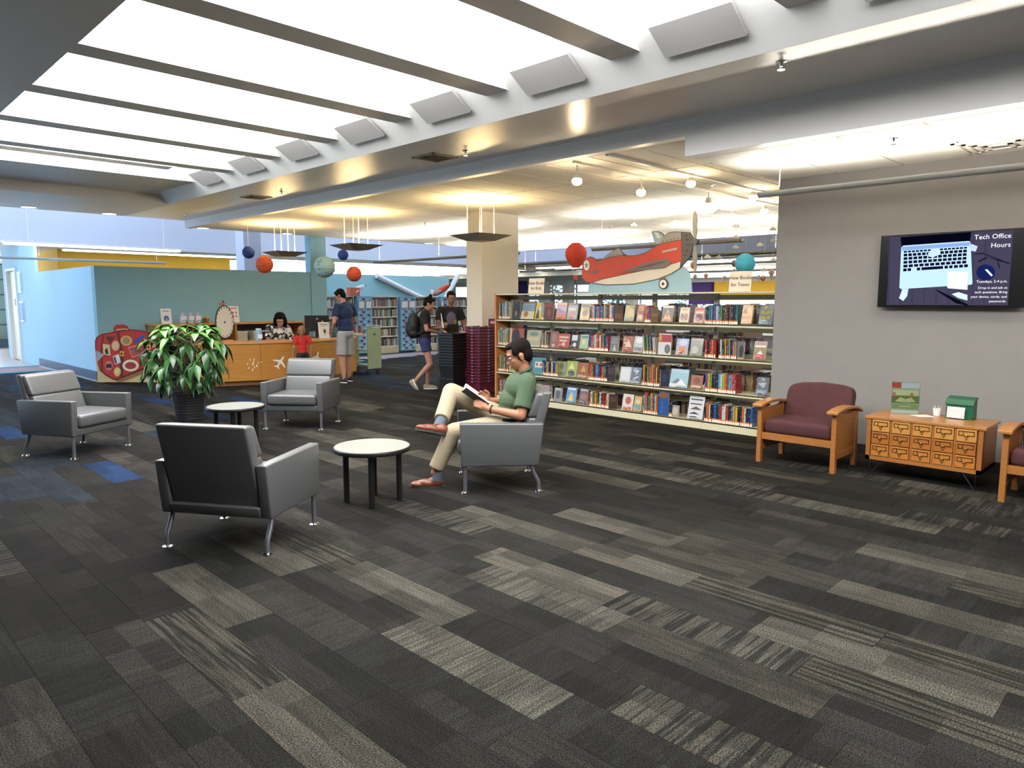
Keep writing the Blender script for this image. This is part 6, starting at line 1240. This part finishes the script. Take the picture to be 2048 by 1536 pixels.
obj(B(0).ell(Vector((.108,.04,1.20)),(.022,.04,.05),n=12,k=8),'shirt_print',mat('plain_8a7a3a','8a7a3a',.8),m2,True)
# girl
pg=dep(606,730,13.35); J=dict(ST); J.update(head=(.05,0,1.60),look=(.9,-.2,.1)); RED=mat('red_t_shirt','b8261f',.85,noise=.06,nscale=8)
stander('small girl with a blonde ponytail in a red T-shirt standing at the desk',(pg.x,pg.y,0),math.radians(75),1.10,SK2,HBLO,RED,mat('dark_shorts','1c1c22',.8),J,dict(shoe=BSH,sole=WS_,leg=.6,hs=1.30,w=.95,slv=.75,hairx=(((-.10,0,.02),(.03,.025,.03)),((-.13,.0,-.04),(.026,.024,.06)),((-.125,0,-.12),(.022,.02,.06)),((-.12,0,-.18),(.014,.014,.05)))))
# woman seated behind the desk: figure on an office chair
pw=fy(556,655,13.5); J=dict(ST); J.update(head=(.13,0,1.57),look=(.8,-.35,-.55),neck=(.03,0,1.47),elL=(.12,.26,1.17),elR=(.12,-.26,1.17),wrL=(.34,.10,1.12),wrR=(.34,-.10,1.12),hdL=(.7,-.6,-.1),hdR=(.7,.6,-.1),hnL=(0,0,-1),hnR=(0,0,-1),htL=(.5,-1,0),htR=(.5,1,0),
  hipL=(0,.09,.92),hipR=(0,-.09,.92),knL=(.42,.12,.93),knR=(.42,-.12,.93),anL=(.44,.12,.52),anR=(.44,-.12,.52))
BLO=mat('black_white_blouse','ddd9d0',.85,noise=.03,nscale=17,c2='17171a')
k=1.72/1.75; zoff=-.36
stander('woman with dark hair in a black and white patterned blouse seated behind the desk',(pw.x,13.5,zoff+.0),math.radians(-96),1.72,SK2,HBLK,BLO,mat('dark_trousers','22242c',.85),J,dict(shoe=BSH,sole=BLKM,leg=1.0,w=1.0,belly=1.05,slv=.8,shirtname='blouse',pantname='trousers',hs=1.12,hairx=(((-.02,.085,-.05),(.065,.04,.12)),((-.02,-.085,-.05),(.065,.04,.12)),((-.06,0,-.08),(.055,.095,.10)),((-.03,0,.07),(.095,.10,.075)))))
t=thing('office_chair','dark office chair under the woman at the desk','chair',(pw.x,13.62,0)); obj(B(0).box(-.23,.23,-.2,.24,.40,.46),'seat',mat('dark_maroon_fabric','2e1c20',.85),t,bevel=.02); obj(B(0).box(-.2,.2,.2,.25,.55,.95),'backrest',mat('dark_maroon_fabric','2e1c20',.85),t,bevel=.02); obj(B(0).box(-.03,.03,.2,.24,.4,.6),'back_bar',BLKM,t); obj(B(0).cyl((0,0,.06),(0,0,.4),.025),'gas_column',BLKM,t)
for i in range(5): a=2*PI*i/5; l=obj(B(0).cyl((0,0,.09),(.26*math.cos(a),.26*math.sin(a),.07),.018,n=8),'leg',BLKM,t); obj(B(0).ell((.26*math.cos(a),.26*math.sin(a),.03),.03,n=10,k=8),'caster',BLKM,l)
